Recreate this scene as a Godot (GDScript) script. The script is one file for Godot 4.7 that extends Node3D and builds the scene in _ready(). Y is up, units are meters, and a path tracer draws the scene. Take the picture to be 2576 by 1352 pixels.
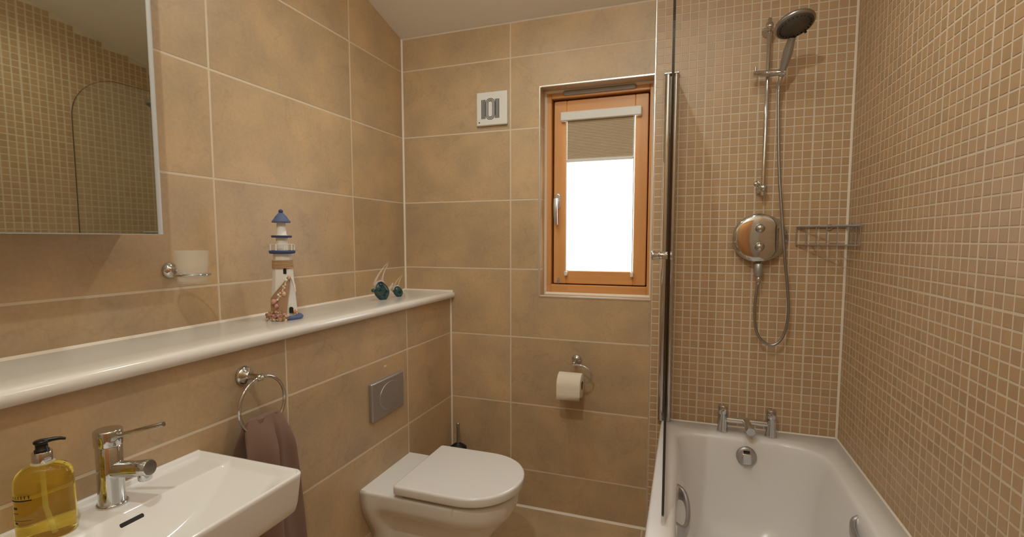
extends Node3D
# A small tiled bathroom. Metres; x runs along the window wall, z out of it towards the viewer, y up from the floor.

const W := 1.7917        # right wall
const D := 0.2373        # face of the boxed-in wall
const DEPTH := 2.36      # wall with the door, behind the viewer
const CEIL := 2.1222     # ceiling height at the window wall
const SLOPE := 0.2588    # the ceiling rises towards the viewer
const J1 := 1.9757       # topmost horizontal tile joint
const TH := 0.3
const TW := 0.614
const MX := 1.128        # left edge of the mosaic
const WX0 := 0.668       # window opening
const WX1 := 1.1245
const WY0 := 0.964
const WY1 := 1.838
const SHELF := 0.966
const BATH := 0.48

var M := {}
var T := Transform3D.IDENTITY
var rng := RandomNumberGenerator.new()
var stones: Array[StandardMaterial3D] = []
var mosaics: Array[StandardMaterial3D] = []

func _ready():
	rng.seed = 7
	setup_view()
	make_materials()
	build_shell()
	build_mosaic()
	build_window()
	build_trims()
	build_shelf()
	build_cabinet()
	build_basin()
	build_toilet()
	build_bath()
	build_screen()
	build_shower()
	build_small_fittings()
	build_ornaments()
	build_lamps()

# ---------------------------------------------------------------- view and light
func setup_view():
	var cam := Camera3D.new()
	cam.name = "camera"
	add_child(cam)
	var near := 0.05
	var f := 1235.636
	cam.set_frustum(1352.0 / f * near, Vector2(0, (699.64 - 676.0) / f * near), near, 50.0)
	cam.position = Vector3(1.2599, 1.2013, 2.0301)
	cam.rotation_degrees = Vector3(-4.395, 19.5511, -0.0595)
	cam.current = true
	var env := Environment.new()
	env.background_mode = Environment.BG_COLOR
	env.background_color = Color(0.93, 0.965, 1.0)
	env.background_energy_multiplier = 6.5
	env.tonemap_mode = Environment.TONE_MAPPER_LINEAR
	env.tonemap_exposure = 1.12
	env.sdfgi_enabled = true
	env.ssao_enabled = true
	env.ssil_enabled = true
	var we := WorldEnvironment.new()
	we.name = "world_environment"
	we.environment = env
	add_child(we)

# four downlights out of view, placed to light walls and fittings: x, z, energy
const LAMPS := [[0.6, 0.62, 0.31], [1.42, 0.72, 0.17], [0.6, 1.5, 0.05], [1.4, 1.6, 0.04]]

func build_lamps():
	for l in LAMPS:
		var y: float = CEIL + SLOPE * l[1]
		var where: String = ["above the toilet", "above the bath taps", "above the washbasin", "above the open end of the bath"][LAMPS.find(l)]
		var root := thing("unseen_downlight", "unseen round recessed spot with a chrome ring " + where, "light", Vector3(l[0], y, l[1]), "unseen downlights in the sloped ceiling")
		var tilt := Basis(Vector3.RIGHT, -atan(SLOPE))
		T = Transform3D(tilt, Vector3.ZERO)
		var st := start()
		lathe(st, [[0.030, 0.004], [0.030, -0.004], [0.040, -0.006], [0.045, -0.003], [0.045, 0.004]])
		obj("trim_ring", st, M.chrome, root)
		st = start()
		lathe(st, [[0.0, -0.0025], [0.029, -0.0025], [0.029, 0.004], [0.0, 0.004]], 24, true)
		obj("lens", st, M.lamp, root)
		T = Transform3D.IDENTITY
		var s := SpotLight3D.new()
		s.name = "lamp"
		root.add_child(s, true)
		s.position = Vector3(0, -0.02, 0)
		s.rotation_degrees = Vector3(-90, 0, 0)
		s.light_color = Color(0.975, 1.0, 0.985)
		s.light_energy = l[2]
		s.light_size = 0.03
		s.spot_range = 8.0
		s.spot_attenuation = 2.0
		s.spot_angle = 78.0
		s.spot_angle_attenuation = 1.0
		s.shadow_enabled = true
	# opal lamp added behind the viewer as fill for ceiling and walls
	var z := 1.98
	var yc := CEIL + SLOPE * z
	var lamp := thing("added_fill_lamp", "added round opal fill lamp near the door wall", "light", Vector3(1.0, yc - 0.15, z))
	T = Transform3D.IDENTITY
	var sm := start()
	lathe(sm, [[0.0, -0.05], [0.05, -0.047], [0.09, -0.036], [0.12, -0.015], [0.13, 0.012], [0.125, 0.03]], 40)
	obj("opal_globe", sm, M.opal, lamp)
	sm = start()
	lathe(sm, [[0.0, 0.0302], [0.135, 0.0302], [0.137, 0.034], [0.137, 0.048], [0.03, 0.05], [0.03, 0.14], [0.06, 0.142], [0.06, 0.165]], 40)
	obj("rim", sm, M.chrome, lamp)
	var o := OmniLight3D.new()
	o.name = "lamp"
	lamp.add_child(o, true)
	o.position = Vector3(0, -0.01, 0)
	o.light_color = Color(0.975, 1.0, 0.985)
	o.light_energy = 0.60
	o.light_size = 0.02
	o.omni_range = 8.0
	o.omni_attenuation = 2.0
	o.shadow_enabled = true

# ---------------------------------------------------------------- materials
func mat(c: Color, rough := 0.5, metal := 0.0) -> StandardMaterial3D:
	var m := StandardMaterial3D.new()
	m.albedo_color = c
	m.roughness = rough
	m.metallic = metal
	return m

func noise_tex(scale: float, oct: int, as_normal := false, bump := 4.0) -> NoiseTexture2D:
	var n := FastNoiseLite.new()
	n.seed = 11
	n.noise_type = FastNoiseLite.TYPE_SIMPLEX_SMOOTH
	n.frequency = scale
	n.fractal_octaves = oct
	var t := NoiseTexture2D.new()
	t.width = 512
	t.height = 512
	t.seamless = true
	t.as_normal_map = as_normal
	t.bump_strength = bump
	t.noise = n
	return t

func stone_image() -> ImageTexture:
	var a := FastNoiseLite.new()
	a.seed = 3; a.frequency = 0.006; a.fractal_octaves = 5; a.fractal_gain = 0.55
	var b := FastNoiseLite.new()
	b.seed = 21; b.frequency = 0.004; b.fractal_octaves = 4
	b.domain_warp_enabled = true; b.domain_warp_amplitude = 60.0; b.domain_warp_frequency = 0.008
	var c := FastNoiseLite.new()
	c.seed = 5; c.frequency = 0.12; c.fractal_octaves = 2
	var n := 900
	var im := Image.create(n, n, false, Image.FORMAT_RGB8)
	for y in n:
		for x in n:
			var v := a.get_noise_2d(x, y)
			var vein := absf(b.get_noise_2d(x, y))
			var k := 1.0 + 0.085 * v + 0.025 * c.get_noise_2d(x, y)
			k -= 0.045 * clampf(1.0 - vein / 0.035, 0.0, 1.0)
			var w := 0.02 * v
			im.set_pixel(x, y, Color((0.775 + w) * k, 0.660 * k, (0.512 - w) * k))
	return ImageTexture.create_from_image(im)

func wood_image(along_x: bool) -> ImageTexture:
	var a := FastNoiseLite.new()
	a.seed = 9; a.frequency = 0.02; a.fractal_octaves = 4
	var n := 256
	var im := Image.create(n, n, false, Image.FORMAT_RGB8)
	for y in n:
		for x in n:
			var u := y if along_x else x
			var w := x if along_x else y
			var v := a.get_noise_2d(u * 4.0, w * 0.25) * 0.06 + a.get_noise_2d(u * 0.8, w * 0.1 + 300.0) * 0.05
			var k := 1.0 + v
			im.set_pixel(x, y, Color(0.84 * k, 0.60 * k, 0.36 * k))
	return ImageTexture.create_from_image(im)

func make_materials():
	var tex := stone_image()
	for i in 5:
		var tone: float = [1.0, 0.97, 1.03, 0.99, 1.015][i]
		var s := mat(Color(tone * 0.96, tone * 0.96, tone * 0.96), 0.42)
		s.albedo_texture = tex
		stones.append(s)
	for i in 6:
		var tone: float = [1.0, 0.978, 1.02, 0.99, 1.01, 0.965][i]
		mosaics.append(mat(Color(0.73 * tone, 0.600 * tone, 0.450 * tone), 0.38))
	M.mosaic_stuff = mat(Color.WHITE, 0.38)
	M.mosaic_stuff.vertex_color_use_as_albedo = true
	M.grout = mat(Color(0.84, 0.77, 0.67), 0.8)
	M.silicone = mat(Color(0.90, 0.85, 0.78), 0.5)
	M.ceiling = mat(Color(0.95, 0.935, 0.905), 0.9)
	M.paint = mat(Color(0.84, 0.80, 0.72), 0.85)
	M.white = mat(Color(0.92, 0.905, 0.885), 0.08)
	M.white.clearcoat_enabled = true
	M.white.clearcoat = 0.4
	M.white.clearcoat_roughness = 0.05
	M.acrylic = mat(Color(0.90, 0.88, 0.865), 0.22)
	M.shelf = mat(Color(0.90, 0.875, 0.84), 0.16)
	M.plastic = mat(Color(0.88, 0.87, 0.84), 0.35)
	M.chrome = mat(Color(0.80, 0.80, 0.80), 0.07, 1.0)
	M.bright_trim = mat(Color(0.93, 0.92, 0.90), 0.28, 0.9)
	M.face = mat(Color(0.36, 0.34, 0.32), 0.45, 0.3)
	M.brushed = mat(Color(0.66, 0.66, 0.66), 0.32, 1.0)
	M.satin = mat(Color(0.69, 0.68, 0.675), 0.36, 0.75)
	M.alu = mat(Color(0.82, 0.82, 0.82), 0.28, 0.9)
	M.greymetal = mat(Color(0.60, 0.58, 0.57), 0.5, 0.3)
	M.mirror = mat(Color(0.77, 0.77, 0.70), 0.02, 1.0)
	M.edge = mat(Color(0.74, 0.74, 0.73), 0.12)
	M.dark = mat(Color(0.055, 0.045, 0.04), 0.5)
	M.black = mat(Color(0.04, 0.036, 0.036), 0.3)
	M.gap = mat(Color(0.10, 0.06, 0.04), 0.8)
	var wy := wood_image(false)
	var wx := wood_image(true)
	for k in ["wood_y", "wood_x"]:
		var m := mat(Color(1, 1, 1), 0.38)
		m.albedo_texture = wy if k == "wood_y" else wx
		m.uv1_triplanar = true
		m.uv1_scale = Vector3(1.1, 1.1, 1.1)
		m.uv1_offset = Vector3(0.15, 0.9, 0.1)
		M[k] = m
	M.pane = mat(Color(1, 1, 1, 0.04), 0.02)
	M.pane.transparency = BaseMaterial3D.TRANSPARENCY_ALPHA
	M.screen_glass = mat(Color(0.75, 0.80, 0.74, 0.05), 0.02)
	M.screen_glass.transparency = BaseMaterial3D.TRANSPARENCY_ALPHA
	M.glass_edge = mat(Color(0.16, 0.13, 0.095), 0.15)
	M.frosted = mat(Color(0.90, 0.88, 0.82, 0.17), 0.5)
	M.frosted.transparency = BaseMaterial3D.TRANSPARENCY_ALPHA
	M.clear_fin = mat(Color(0.96, 0.93, 0.88, 0.20), 0.05)
	M.clear_fin.transparency = BaseMaterial3D.TRANSPARENCY_ALPHA
	M.soap = mat(Color(0.95, 0.865, 0.40, 0.0), 0.03)
	M.soap.refraction_enabled = true
	M.soap.refraction_scale = 0.035
	M.clear = mat(Color(0.98, 0.97, 0.95, 0.25), 0.03)
	M.clear.transparency = BaseMaterial3D.TRANSPARENCY_ALPHA
	M.print = mat(Color(0.10, 0.085, 0.03), 0.5)
	M.blind = mat(Color(0.74, 0.67, 0.56), 0.9)
	M.blind.backlight_enabled = true
	M.blind.backlight = Color(0.22, 0.19, 0.155)
	M.towel = mat(Color(0.53, 0.41, 0.345), 1.0)
	M.towel.rim_enabled = true
	M.towel.rim = 0.6
	M.towel.normal_enabled = true
	M.towel.normal_texture = noise_tex(0.10, 2, true, 10.0)
	M.towel.uv1_triplanar = true
	M.towel.uv1_scale = Vector3(16, 16, 16)
	M.paper = mat(Color(0.90, 0.85, 0.775), 0.95)
	M.card = mat(Color(0.55, 0.42, 0.30), 0.9)
	M.light_white = mat(Color(0.90, 0.88, 0.84), 0.7)
	M.blue = mat(Color(0.33, 0.38, 0.52), 0.6)
	M.blue_dark = mat(Color(0.22, 0.27, 0.42), 0.6)
	M.rope = mat(Color(0.72, 0.58, 0.43), 0.95)
	M.net = mat(Color(0.66, 0.52, 0.39), 0.95)
	M.shell_a = mat(Color(0.83, 0.71, 0.60), 0.6)
	M.shell_b = mat(Color(0.76, 0.55, 0.50), 0.6)
	M.shell_c = mat(Color(0.58, 0.46, 0.36), 0.7)
	M.orange = mat(Color(0.80, 0.52, 0.24), 0.7)
	var fish := noise_tex(0.03, 4)
	var ramp := Gradient.new()
	ramp.offsets = PackedFloat32Array([0.0, 0.3, 0.45, 0.55, 0.68, 1.0])
	ramp.colors = PackedColorArray([Color(0.02, 0.07, 0.12), Color(0.05, 0.16, 0.20), Color(0.07, 0.26, 0.25), Color(0.12, 0.38, 0.46), Color(0.32, 0.27, 0.12), Color(0.06, 0.24, 0.50)])
	fish.color_ramp = ramp
	fish.width = 128
	fish.height = 128
	M.fish = mat(Color(1, 1, 1), 0.06)
	M.fish.albedo_texture = fish
	M.fish.uv1_triplanar = true
	M.fish.uv1_scale = Vector3(9, 9, 9)
	M.lamp = mat(Color(1, 0.95, 0.85), 0.3)
	M.lamp.emission_enabled = true
	M.lamp.emission = Color(1.0, 0.88, 0.68)
	M.lamp.emission_energy_multiplier = 14.0
	M.opal = mat(Color(0.95, 0.93, 0.88), 0.4)
	M.opal.emission_enabled = true
	M.opal.emission = Color(0.975, 1.0, 0.985)
	M.opal.emission_energy_multiplier = 2.2
	M.door = mat(Color(1, 1, 1), 0.4)
	M.door.albedo_texture = wy
	M.door.uv1_triplanar = true

# ---------------------------------------------------------------- nodes
func meta(o: Node, label: String, category: String, group := ""):
	o.set_meta("label", label)
	o.set_meta("category", category)
	if group != "":
		o.set_meta("group", group)

func thing(called: String, label: String, category: String, at: Vector3, group := "") -> Node3D:
	var o := Node3D.new()
	o.name = called
	add_child(o, true)
	o.position = at
	meta(o, label, category, group)
	T = Transform3D(Basis.IDENTITY, -at)
	return o

func start() -> SurfaceTool:
	var st := SurfaceTool.new()
	st.begin(Mesh.PRIMITIVE_TRIANGLES)
	return st

func obj(called: String, st: SurfaceTool, m: Material, parent: Node = self) -> MeshInstance3D:
	st.generate_normals()
	var o := MeshInstance3D.new()
	o.name = called
	o.mesh = st.commit()
	o.material_override = m
	parent.add_child(o, true)
	return o

func struct(called: String, st: SurfaceTool, m: Material, parent: Node = self) -> MeshInstance3D:
	var o := obj(called, st, m, parent)
	if parent == self:
		o.set_meta("kind", "structure")
	return o

# ---------------------------------------------------------------- shapes
func tri(st: SurfaceTool, a: Vector3, b: Vector3, c: Vector3):   # counter-clockwise seen from outside
	st.add_vertex(T * a); st.add_vertex(T * c); st.add_vertex(T * b)

func quad(st: SurfaceTool, a: Vector3, b: Vector3, c: Vector3, d: Vector3):
	tri(st, a, b, c); tri(st, a, c, d)

func smooth(st: SurfaceTool, on: bool):
	st.set_smooth_group(0 if on else 0xFFFFFFFF)

func loft(st: SurfaceTool, rings: Array, cap0 := true, cap1 := true, soft := true, closed := false):
	smooth(st, soft)
	var n: int = rings[0].size()
	var m: int = rings.size()
	for i in (m if closed else m - 1):
		var r = rings[i]
		var s = rings[(i + 1) % m]
		for j in n:
			var k := (j + 1) % n
			quad(st, r[j], r[k], s[k], s[j])
	smooth(st, false)
	if cap0: fan(st, rings[0], true)
	if cap1: fan(st, rings[m - 1], false)

func fan(st: SurfaceTool, ring, flip: bool):
	var c := Vector3.ZERO
	for p in ring: c += p
	c /= ring.size()
	for j in ring.size():
		var k: int = (j + 1) % ring.size()
		if flip: tri(st, c, ring[k], ring[j])
		else: tri(st, c, ring[j], ring[k])

func lathe(st: SurfaceTool, prof: Array, n := 32, soft := true, at := Vector3.ZERO, axis := Vector3.UP, cap := true):
	var b := basis_to(axis)
	var rings := []
	for p in prof:
		var ring := PackedVector3Array()
		for j in n:
			var a := TAU * j / n
			ring.append(at + b * Vector3(p[0] * cos(a), p[1], -p[0] * sin(a)))
		rings.append(ring)
	loft(st, rings, cap, cap, soft)

func basis_to(axis: Vector3) -> Basis:   # y axis turned to the given direction
	var y := axis.normalized()
	var x := y.cross(Vector3.BACK if absf(y.z) < 0.9 else Vector3.UP).normalized()
	return Basis(x, y, x.cross(y))

func tube(st: SurfaceTool, path: Array, r, n := 12, caps := true, closed := false):
	var rings := []
	var m := path.size()
	var up := Vector3.ZERO
	for i in m:
		var t: Vector3
		if closed: t = (path[(i + 1) % m] - path[(i + m - 1) % m]).normalized()
		else: t = (path[mini(i + 1, m - 1)] - path[maxi(i - 1, 0)]).normalized()
		if i == 0: up = t.cross(Vector3.UP if absf(t.y) < 0.9 else Vector3.RIGHT).normalized()
		up = (up - t * up.dot(t)).normalized()
		var b := t.cross(up)
		var rr: float = r[i] if r is Array else r
		var ring := PackedVector3Array()
		for j in n:
			var a := TAU * j / n
			ring.append(path[i] + (up * cos(a) + b * sin(a)) * rr)
		rings.append(ring)
	loft(st, rings, caps and not closed, caps and not closed, true, closed)

func box(st: SurfaceTool, lo: Vector3, hi: Vector3, bv := 0.0):
	smooth(st, false)
	var c := (lo + hi) / 2
	var h := (hi - lo).abs() / 2
	bv = minf(bv, minf(h.x, minf(h.y, h.z)) * 0.98)
	var ax := [Vector3.RIGHT, Vector3.UP, Vector3.BACK]
	var face := func(i: int, s: float, a: float, b: float) -> Vector3:
		var j := (i + 1) % 3
		var k := (i + 2) % 3
		return c + ax[i] * s * h[i] + ax[j] * a * (h[j] - bv) + ax[k] * b * (h[k] - bv)
	for i in 3:
		for s in [-1.0, 1.0]:
			var p := [face.call(i, s, -1.0, -1.0), face.call(i, s, 1.0, -1.0), face.call(i, s, 1.0, 1.0), face.call(i, s, -1.0, 1.0)]
			if s > 0: quad(st, p[0], p[1], p[2], p[3])
			else: quad(st, p[3], p[2], p[1], p[0])
	if bv <= 0.0: return
	for i in 3:
		var j := (i + 1) % 3
		for si in [-1.0, 1.0]:
			for sj in [-1.0, 1.0]:
				# edge between faces i and j, running along k
				var a = face.call(i, si, sj, -1.0)
				var b = face.call(i, si, sj, 1.0)
				var d = face.call(j, sj, -1.0, si)
				var e = face.call(j, sj, 1.0, si)
				# face j orders its axes (k, i)
				if si * sj > 0: quad(st, a, d, e, b)
				else: quad(st, b, e, d, a)
	for sx in [-1.0, 1.0]:
		for sy in [-1.0, 1.0]:
			for sz in [-1.0, 1.0]:
				var a = face.call(0, sx, sy, sz)
				var b = face.call(1, sy, sz, sx)
				var d = face.call(2, sz, sx, sy)
				if sx * sy * sz > 0: tri(st, a, b, d)
				else: tri(st, a, d, b)

# outline in 2D: rounded rectangle, one radius per corner (from low-u low-v, counter-clockwise)
func rrect(lo: Vector2, hi: Vector2, rad: Array, n := 6) -> PackedVector2Array:
	var out := PackedVector2Array()
	var cs := [lo, Vector2(hi.x, lo.y), hi, Vector2(lo.x, hi.y)]
	var sg := [Vector2(1, 1), Vector2(-1, 1), Vector2(-1, -1), Vector2(1, -1)]
	for i in 4:
		var r: float = minf(rad[i], minf(hi.x - lo.x, hi.y - lo.y) * 0.499)
		var o: Vector2 = cs[i] + sg[i] * r
		for j in n + 1:
			var a := PI + PI / 2 * i + PI / 2 * j / n
			out.append(o + Vector2(cos(a), sin(a)) * r)
	return out

func inset(poly: PackedVector2Array, d: float) -> PackedVector2Array:
	var out := PackedVector2Array()
	var n := poly.size()
	for i in n:
		var e0 := (poly[i] - poly[(i + n - 1) % n]).normalized()
		var e1 := (poly[(i + 1) % n] - poly[i]).normalized()
		if e0 == Vector2.ZERO: e0 = e1
		if e1 == Vector2.ZERO: e1 = e0
		var n0 := Vector2(-e0.y, e0.x)
		var n1 := Vector2(-e1.y, e1.x)
		var k := 1.0 + n0.dot(n1)
		out.append(poly[i] + (n0 + n1) / maxf(k, 0.3) * d)
	return out

# a plate: 2D outline (u, v) raised along w = u x v, with rounded top edges
func plate(st: SurfaceTool, poly: PackedVector2Array, o: Vector3, u: Vector3, v: Vector3, h0: float, h1: float, r := 0.0, steps := 4, both := false):
	var w := u.cross(v)
	var rings := []
	var lay := func(d: float, h: float):
		var ring := PackedVector3Array()
		for p in inset(poly, d): ring.append(o + u * p.x + v * p.y + w * h)
		rings.append(ring)
	if both:
		for i in steps: lay.call(r * (1.0 - sin(PI / 2 * i / steps)), h0 + r * (1.0 - cos(PI / 2 * i / steps)))
	else:
		lay.call(0.0, h0)
	if r > 0.0:
		for i in steps + 1: lay.call(r * (1.0 - cos(PI / 2 * i / steps)), h1 - r + r * sin(PI / 2 * i / steps))
	else:
		lay.call(0.0, h1)
	loft(st, rings, true, true, r > 0.0)

func ccw(poly: PackedVector2Array) -> PackedVector2Array:
	var a := 0.0
	for i in poly.size(): a += poly[i].cross(poly[(i + 1) % poly.size()])
	if a < 0: poly.reverse()
	return poly

# one tile: a piece of stone with its own edges, standing proud of the grout
func tile_mesh(polys: Array, o: Vector3, u: Vector3, v: Vector3, th: float, uvo: Vector2) -> ArrayMesh:
	var st := start()
	smooth(st, false)
	var w := u.cross(v)
	var put := func(p: Vector2, h: float):
		st.set_uv((p + uvo) / 1.5)
		st.add_vertex(o + u * p.x + v * p.y + w * h)
	for raw in polys:
		var poly: PackedVector2Array = ccw(raw)
		var top := inset(poly, 0.0006)
		var ix := Geometry2D.triangulate_polygon(top)
		for i in range(0, ix.size(), 3):
			var a := top[ix[i]]
			var b := top[ix[i + 1]]
			var c := top[ix[i + 2]]
			if (b - a).cross(c - a) < 0:
				var s := b
				b = c
				c = s
			put.call(a, th); put.call(c, th); put.call(b, th)
		for i in poly.size():
			var k := (i + 1) % poly.size()
			for lay in [[poly, -0.003, poly, th - 0.0005], [poly, th - 0.0005, top, th]]:
				var p0: Vector2 = lay[0][i]
				var p1: Vector2 = lay[0][k]
				var q0: Vector2 = lay[2][i]
				var q1: Vector2 = lay[2][k]
				put.call(p0, lay[1]); put.call(q1, lay[3]); put.call(p1, lay[1])
				put.call(p0, lay[1]); put.call(q0, lay[3]); put.call(q1, lay[3])
	st.generate_normals()
	return st.commit()

func tile(parent: Node, polys: Array, o: Vector3, u: Vector3, v: Vector3, called := "tile"):
	var lo := Vector2(1e9, 1e9)
	for p in polys:
		for q in p: lo = lo.min(q)
	var uvo := -lo + Vector2(rng.randf() * 0.85, rng.randf() * 1.15)
	var m := MeshInstance3D.new()
	m.name = called
	m.mesh = tile_mesh(polys, o, u, v, 0.0007, uvo)
	m.material_override = stones[rng.randi() % 5]
	parent.add_child(m, true)

func rect2(a: float, b: float, c: float, d: float) -> PackedVector2Array:
	return PackedVector2Array([Vector2(a, c), Vector2(b, c), Vector2(b, d), Vector2(a, d)])

# ---------------------------------------------------------------- room
func build_shell():
	T = Transform3D.IDENTITY
	var g := 0.0031     # half a joint
	# grout faces lie 2 mm behind the tile faces, so the tile faces are the measured planes
	var e := -0.0007
	var st := start()
	var zlen := DEPTH + 0.15
	box(st, Vector3(-0.15, -0.1, -0.25), Vector3(e, 3.0, zlen))
	var wall_left := struct("wall_left", st, M.grout)
	var U := Vector3(0, 0, -1)
	var V := Vector3.UP
	var rows := []
	for i in range(-3, 8): rows.append([J1 - TH * (i + 1), J1 - TH * i])
	var zj := [0.0, 0.3770, 0.991, 1.605, 2.219, DEPTH]
	for r in rows:
		if r[1] < SHELF: continue
		for k in zj.size() - 1:
			var z0: float = zj[k] + (g if k > 0 else 0.003)
			var z1: float = zj[k + 1] - g
			var poly := rect2(-z1, -z0, maxf(r[0] + g, SHELF - 0.02), r[1] - g)
			var under := PackedVector2Array([Vector2(0.1, -1), Vector2(0.1, CEIL - 0.1 * SLOPE), Vector2(-3, CEIL + 3 * SLOPE), Vector2(-3, -1)])
			var cut := Geometry2D.intersect_polygons(poly, under)
			if cut.size() > 0: tile(wall_left, cut, Vector3(e, 0, 0), U, V)
	# boxed-in lower wall carrying cistern and basin
	st = start()
	box(st, Vector3(-0.001, -0.05, -0.01), Vector3(D + e, SHELF - 0.031, DEPTH))
	var wall_box := struct("wall_left_lower", st, M.grout)
	zj = [0.0, 0.3785, 0.9927, 1.6067, 2.2207, DEPTH]
	for r in rows:
		if r[0] > SHELF - 0.04 or r[1] < 0.0: continue
		for k in zj.size() - 1:
			var z0: float = zj[k] + (g if k > 0 else 0.003)
			tile(wall_box, [rect2(-(zj[k + 1] - g), -z0, maxf(r[0] + g, 0.001), minf(r[1] - g, SHELF - 0.032))], Vector3(D + e, 0, 0), U, V)
	# window wall: four blocks round the opening
	st = start()
	var xr := W + 0.15
	box(st, Vector3(-0.15, -0.1, -0.25), Vector3(WX0 + e, 3.0, e))
	box(st, Vector3(WX1 - e, -0.1, -0.25), Vector3(xr, 3.0, e))
	box(st, Vector3(WX0 + e, -0.1, -0.25), Vector3(WX1 - e, WY0 + e, e))
	box(st, Vector3(WX0 + e, WY1 - e, -0.25), Vector3(WX1 - e, 3.0, e))
	var wall_back := struct("wall_back", st, M.grout)
	U = Vector3.RIGHT
	var ox0 := WX0 - 0.008
	var oy0 := WY0 - 0.008
	var oy1 := WY1 + 0.008
	for r in rows:
		var y0 := maxf(r[0] + g, 0.002)
		var y1 := minf(r[1] - g, CEIL)
		if y1 - y0 < 0.01: continue
		var xl := 0.003 if y1 > SHELF + 0.01 else D + 0.003
		if y0 < SHELF and y1 > SHELF:
			tile(wall_back, [PackedVector2Array([Vector2(D + 0.003, y0), Vector2(0.5325 - g, y0), Vector2(0.5325 - g, y1), Vector2(0.003, y1), Vector2(0.003, SHELF - 0.005), Vector2(D + 0.003, SHELF - 0.005)])], Vector3(0, 0, e), U, V)
		else:
			tile(wall_back, [rect2(xl, 0.5325 - g, y0, y1)], Vector3(0, 0, e), U, V)
		var a := 0.5325 + g
		var b := MX - 0.0005
		var full := rect2(a, b, y0, y1)
		var hole := rect2(ox0, b + 0.1, oy0, oy1)
		var cut := Geometry2D.clip_polygons(full, hole)
		if cut.size() > 0: tile(wall_back, cut, Vector3(0, 0, e), U, V)
	# tiled reveal of the window
	var zf := -0.07
	tile(wall_back, [rect2(0.003, -zf, WY0, 1.0757 - g)], Vector3(WX0 - 0.0007, 0, 0), Vector3(0, 0, -1), V, "reveal_tile")
	tile(wall_back, [rect2(0.003, -zf, 1.0757 + g, 1.3757 - g)], Vector3(WX0 - 0.0007, 0, 0), Vector3(0, 0, -1), V, "reveal_tile")
	tile(wall_back, [rect2(0.003, -zf, 1.3757 + g, 1.6757 - g)], Vector3(WX0 - 0.0007, 0, 0), Vector3(0, 0, -1), V, "reveal_tile")
	tile(wall_back, [rect2(0.003, -zf, 1.6757 + g, WY1)], Vector3(WX0 - 0.0007, 0, 0), Vector3(0, 0, -1), V, "reveal_tile")
	tile(wall_back, [rect2(WX0, WX1, 0.003, -zf)], Vector3(0, WY0 - 0.0007, 0), Vector3.RIGHT, Vector3(0, 0, -1), "reveal_tile")
	tile(wall_back, [rect2(WX0, WX1, zf, -0.003)], Vector3(0, WY1 + 0.0007, 0), Vector3.RIGHT, Vector3(0, 0, 1), "reveal_tile")
	tile(wall_back, [rect2(zf, -0.003, WY0, WY1)], Vector3(WX1 + 0.0007, 0, 0), Vector3(0, 0, 1), V, "reveal_tile")
	# right wall (its mosaic comes later)
	st = start()
	box(st, Vector3(W - e, -0.1, 0.0), Vector3(xr, 3.0, zlen))
	struct("wall_right", st, M.grout)
	# wall with the door, behind the viewer
	st = start()
	box(st, Vector3(0, -0.1, DEPTH), Vector3(0.72, 3.0, zlen))
	box(st, Vector3(1.56, -0.1, DEPTH), Vector3(W, 3.0, zlen))
	box(st, Vector3(0.72, 2.06, DEPTH), Vector3(1.56, 3.0, zlen))
	struct("wall_front", st, M.paint)
	st = start()
	box(st, Vector3(0.765, 0.006, DEPTH + 0.03), Vector3(1.515, 2.015, DEPTH + 0.07), 0.003)
	var door := struct("door_1", st, M.door)
	st = start()
	box(st, Vector3(0.70, 0.0, DEPTH - 0.012), Vector3(0.765, 2.08, DEPTH + 0.1), 0.004)
	box(st, Vector3(1.515, 0.0, DEPTH - 0.012), Vector3(1.58, 2.08, DEPTH + 0.1), 0.004)
	box(st, Vector3(0.765, 2.015, DEPTH - 0.012), Vector3(1.515, 2.08, DEPTH + 0.1), 0.004)
	obj("door_frame", st, M.wood_y, door)
	st = start()
	tube(st, [Vector3(0.83, 1.02, DEPTH + 0.03), Vector3(0.83, 1.02, DEPTH - 0.02), Vector3(0.84, 1.02, DEPTH - 0.028), Vector3(0.95, 1.02, DEPTH - 0.028)], 0.008)
	obj("door_handle", st, M.chrome, door)
	# ceiling: a sloped slab
	st = start()
	smooth(st, false)
	var za := -0.05
	var zb := zlen
	var lo := [Vector3(0, CEIL + SLOPE * za, za), Vector3(W, CEIL + SLOPE * za, za), Vector3(W, CEIL + SLOPE * zb, zb), Vector3(0, CEIL + SLOPE * zb, zb)]
	var hi := []
	for p in lo: hi.append(p + Vector3(0, 0.12, 0))
	quad(st, lo[0], lo[1], lo[2], lo[3])
	quad(st, hi[3], hi[2], hi[1], hi[0])
	for i in 4:
		var k := (i + 1) % 4
		quad(st, lo[k], lo[i], hi[i], hi[k])
	struct("ceiling", st, M.ceiling)
	# floor
	st = start()
	box(st, Vector3(-0.15, -0.12, -0.25), Vector3(xr, e, zlen))
	var floor_ := struct("floor", st, M.grout)
	var xs := [D, 0.50, 1.114, W]
	for iz in 8:
		for ix in 3:
			var za2 := iz * TH + (g if iz > 0 else 0.004)
			var zb2 := minf((iz + 1) * TH, DEPTH) - g
			tile(floor_, [rect2(xs[ix] + g, xs[ix + 1] - g, -zb2, -za2)], Vector3(0, e, 0), Vector3.RIGHT, Vector3(0, 0, -1), "floor_tile")

# ---------------------------------------------------------------- mosaic
func to_view(p: Vector3) -> Vector3:   # picture x, y and distance, to rank tiles by their size in view
	var q := Transform3D(Basis.from_euler(Vector3(deg_to_rad(-4.395), deg_to_rad(19.5511), deg_to_rad(-0.0595))), Vector3(1.2599, 1.2013, 2.0301)).affine_inverse() * p
	if q.z > -0.05: return Vector3(-1, -1, 1e9)
	return Vector3(1288.0 - q.x / q.z * 1235.6, 699.6 + q.y / q.z * 1235.6, -q.z)

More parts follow.
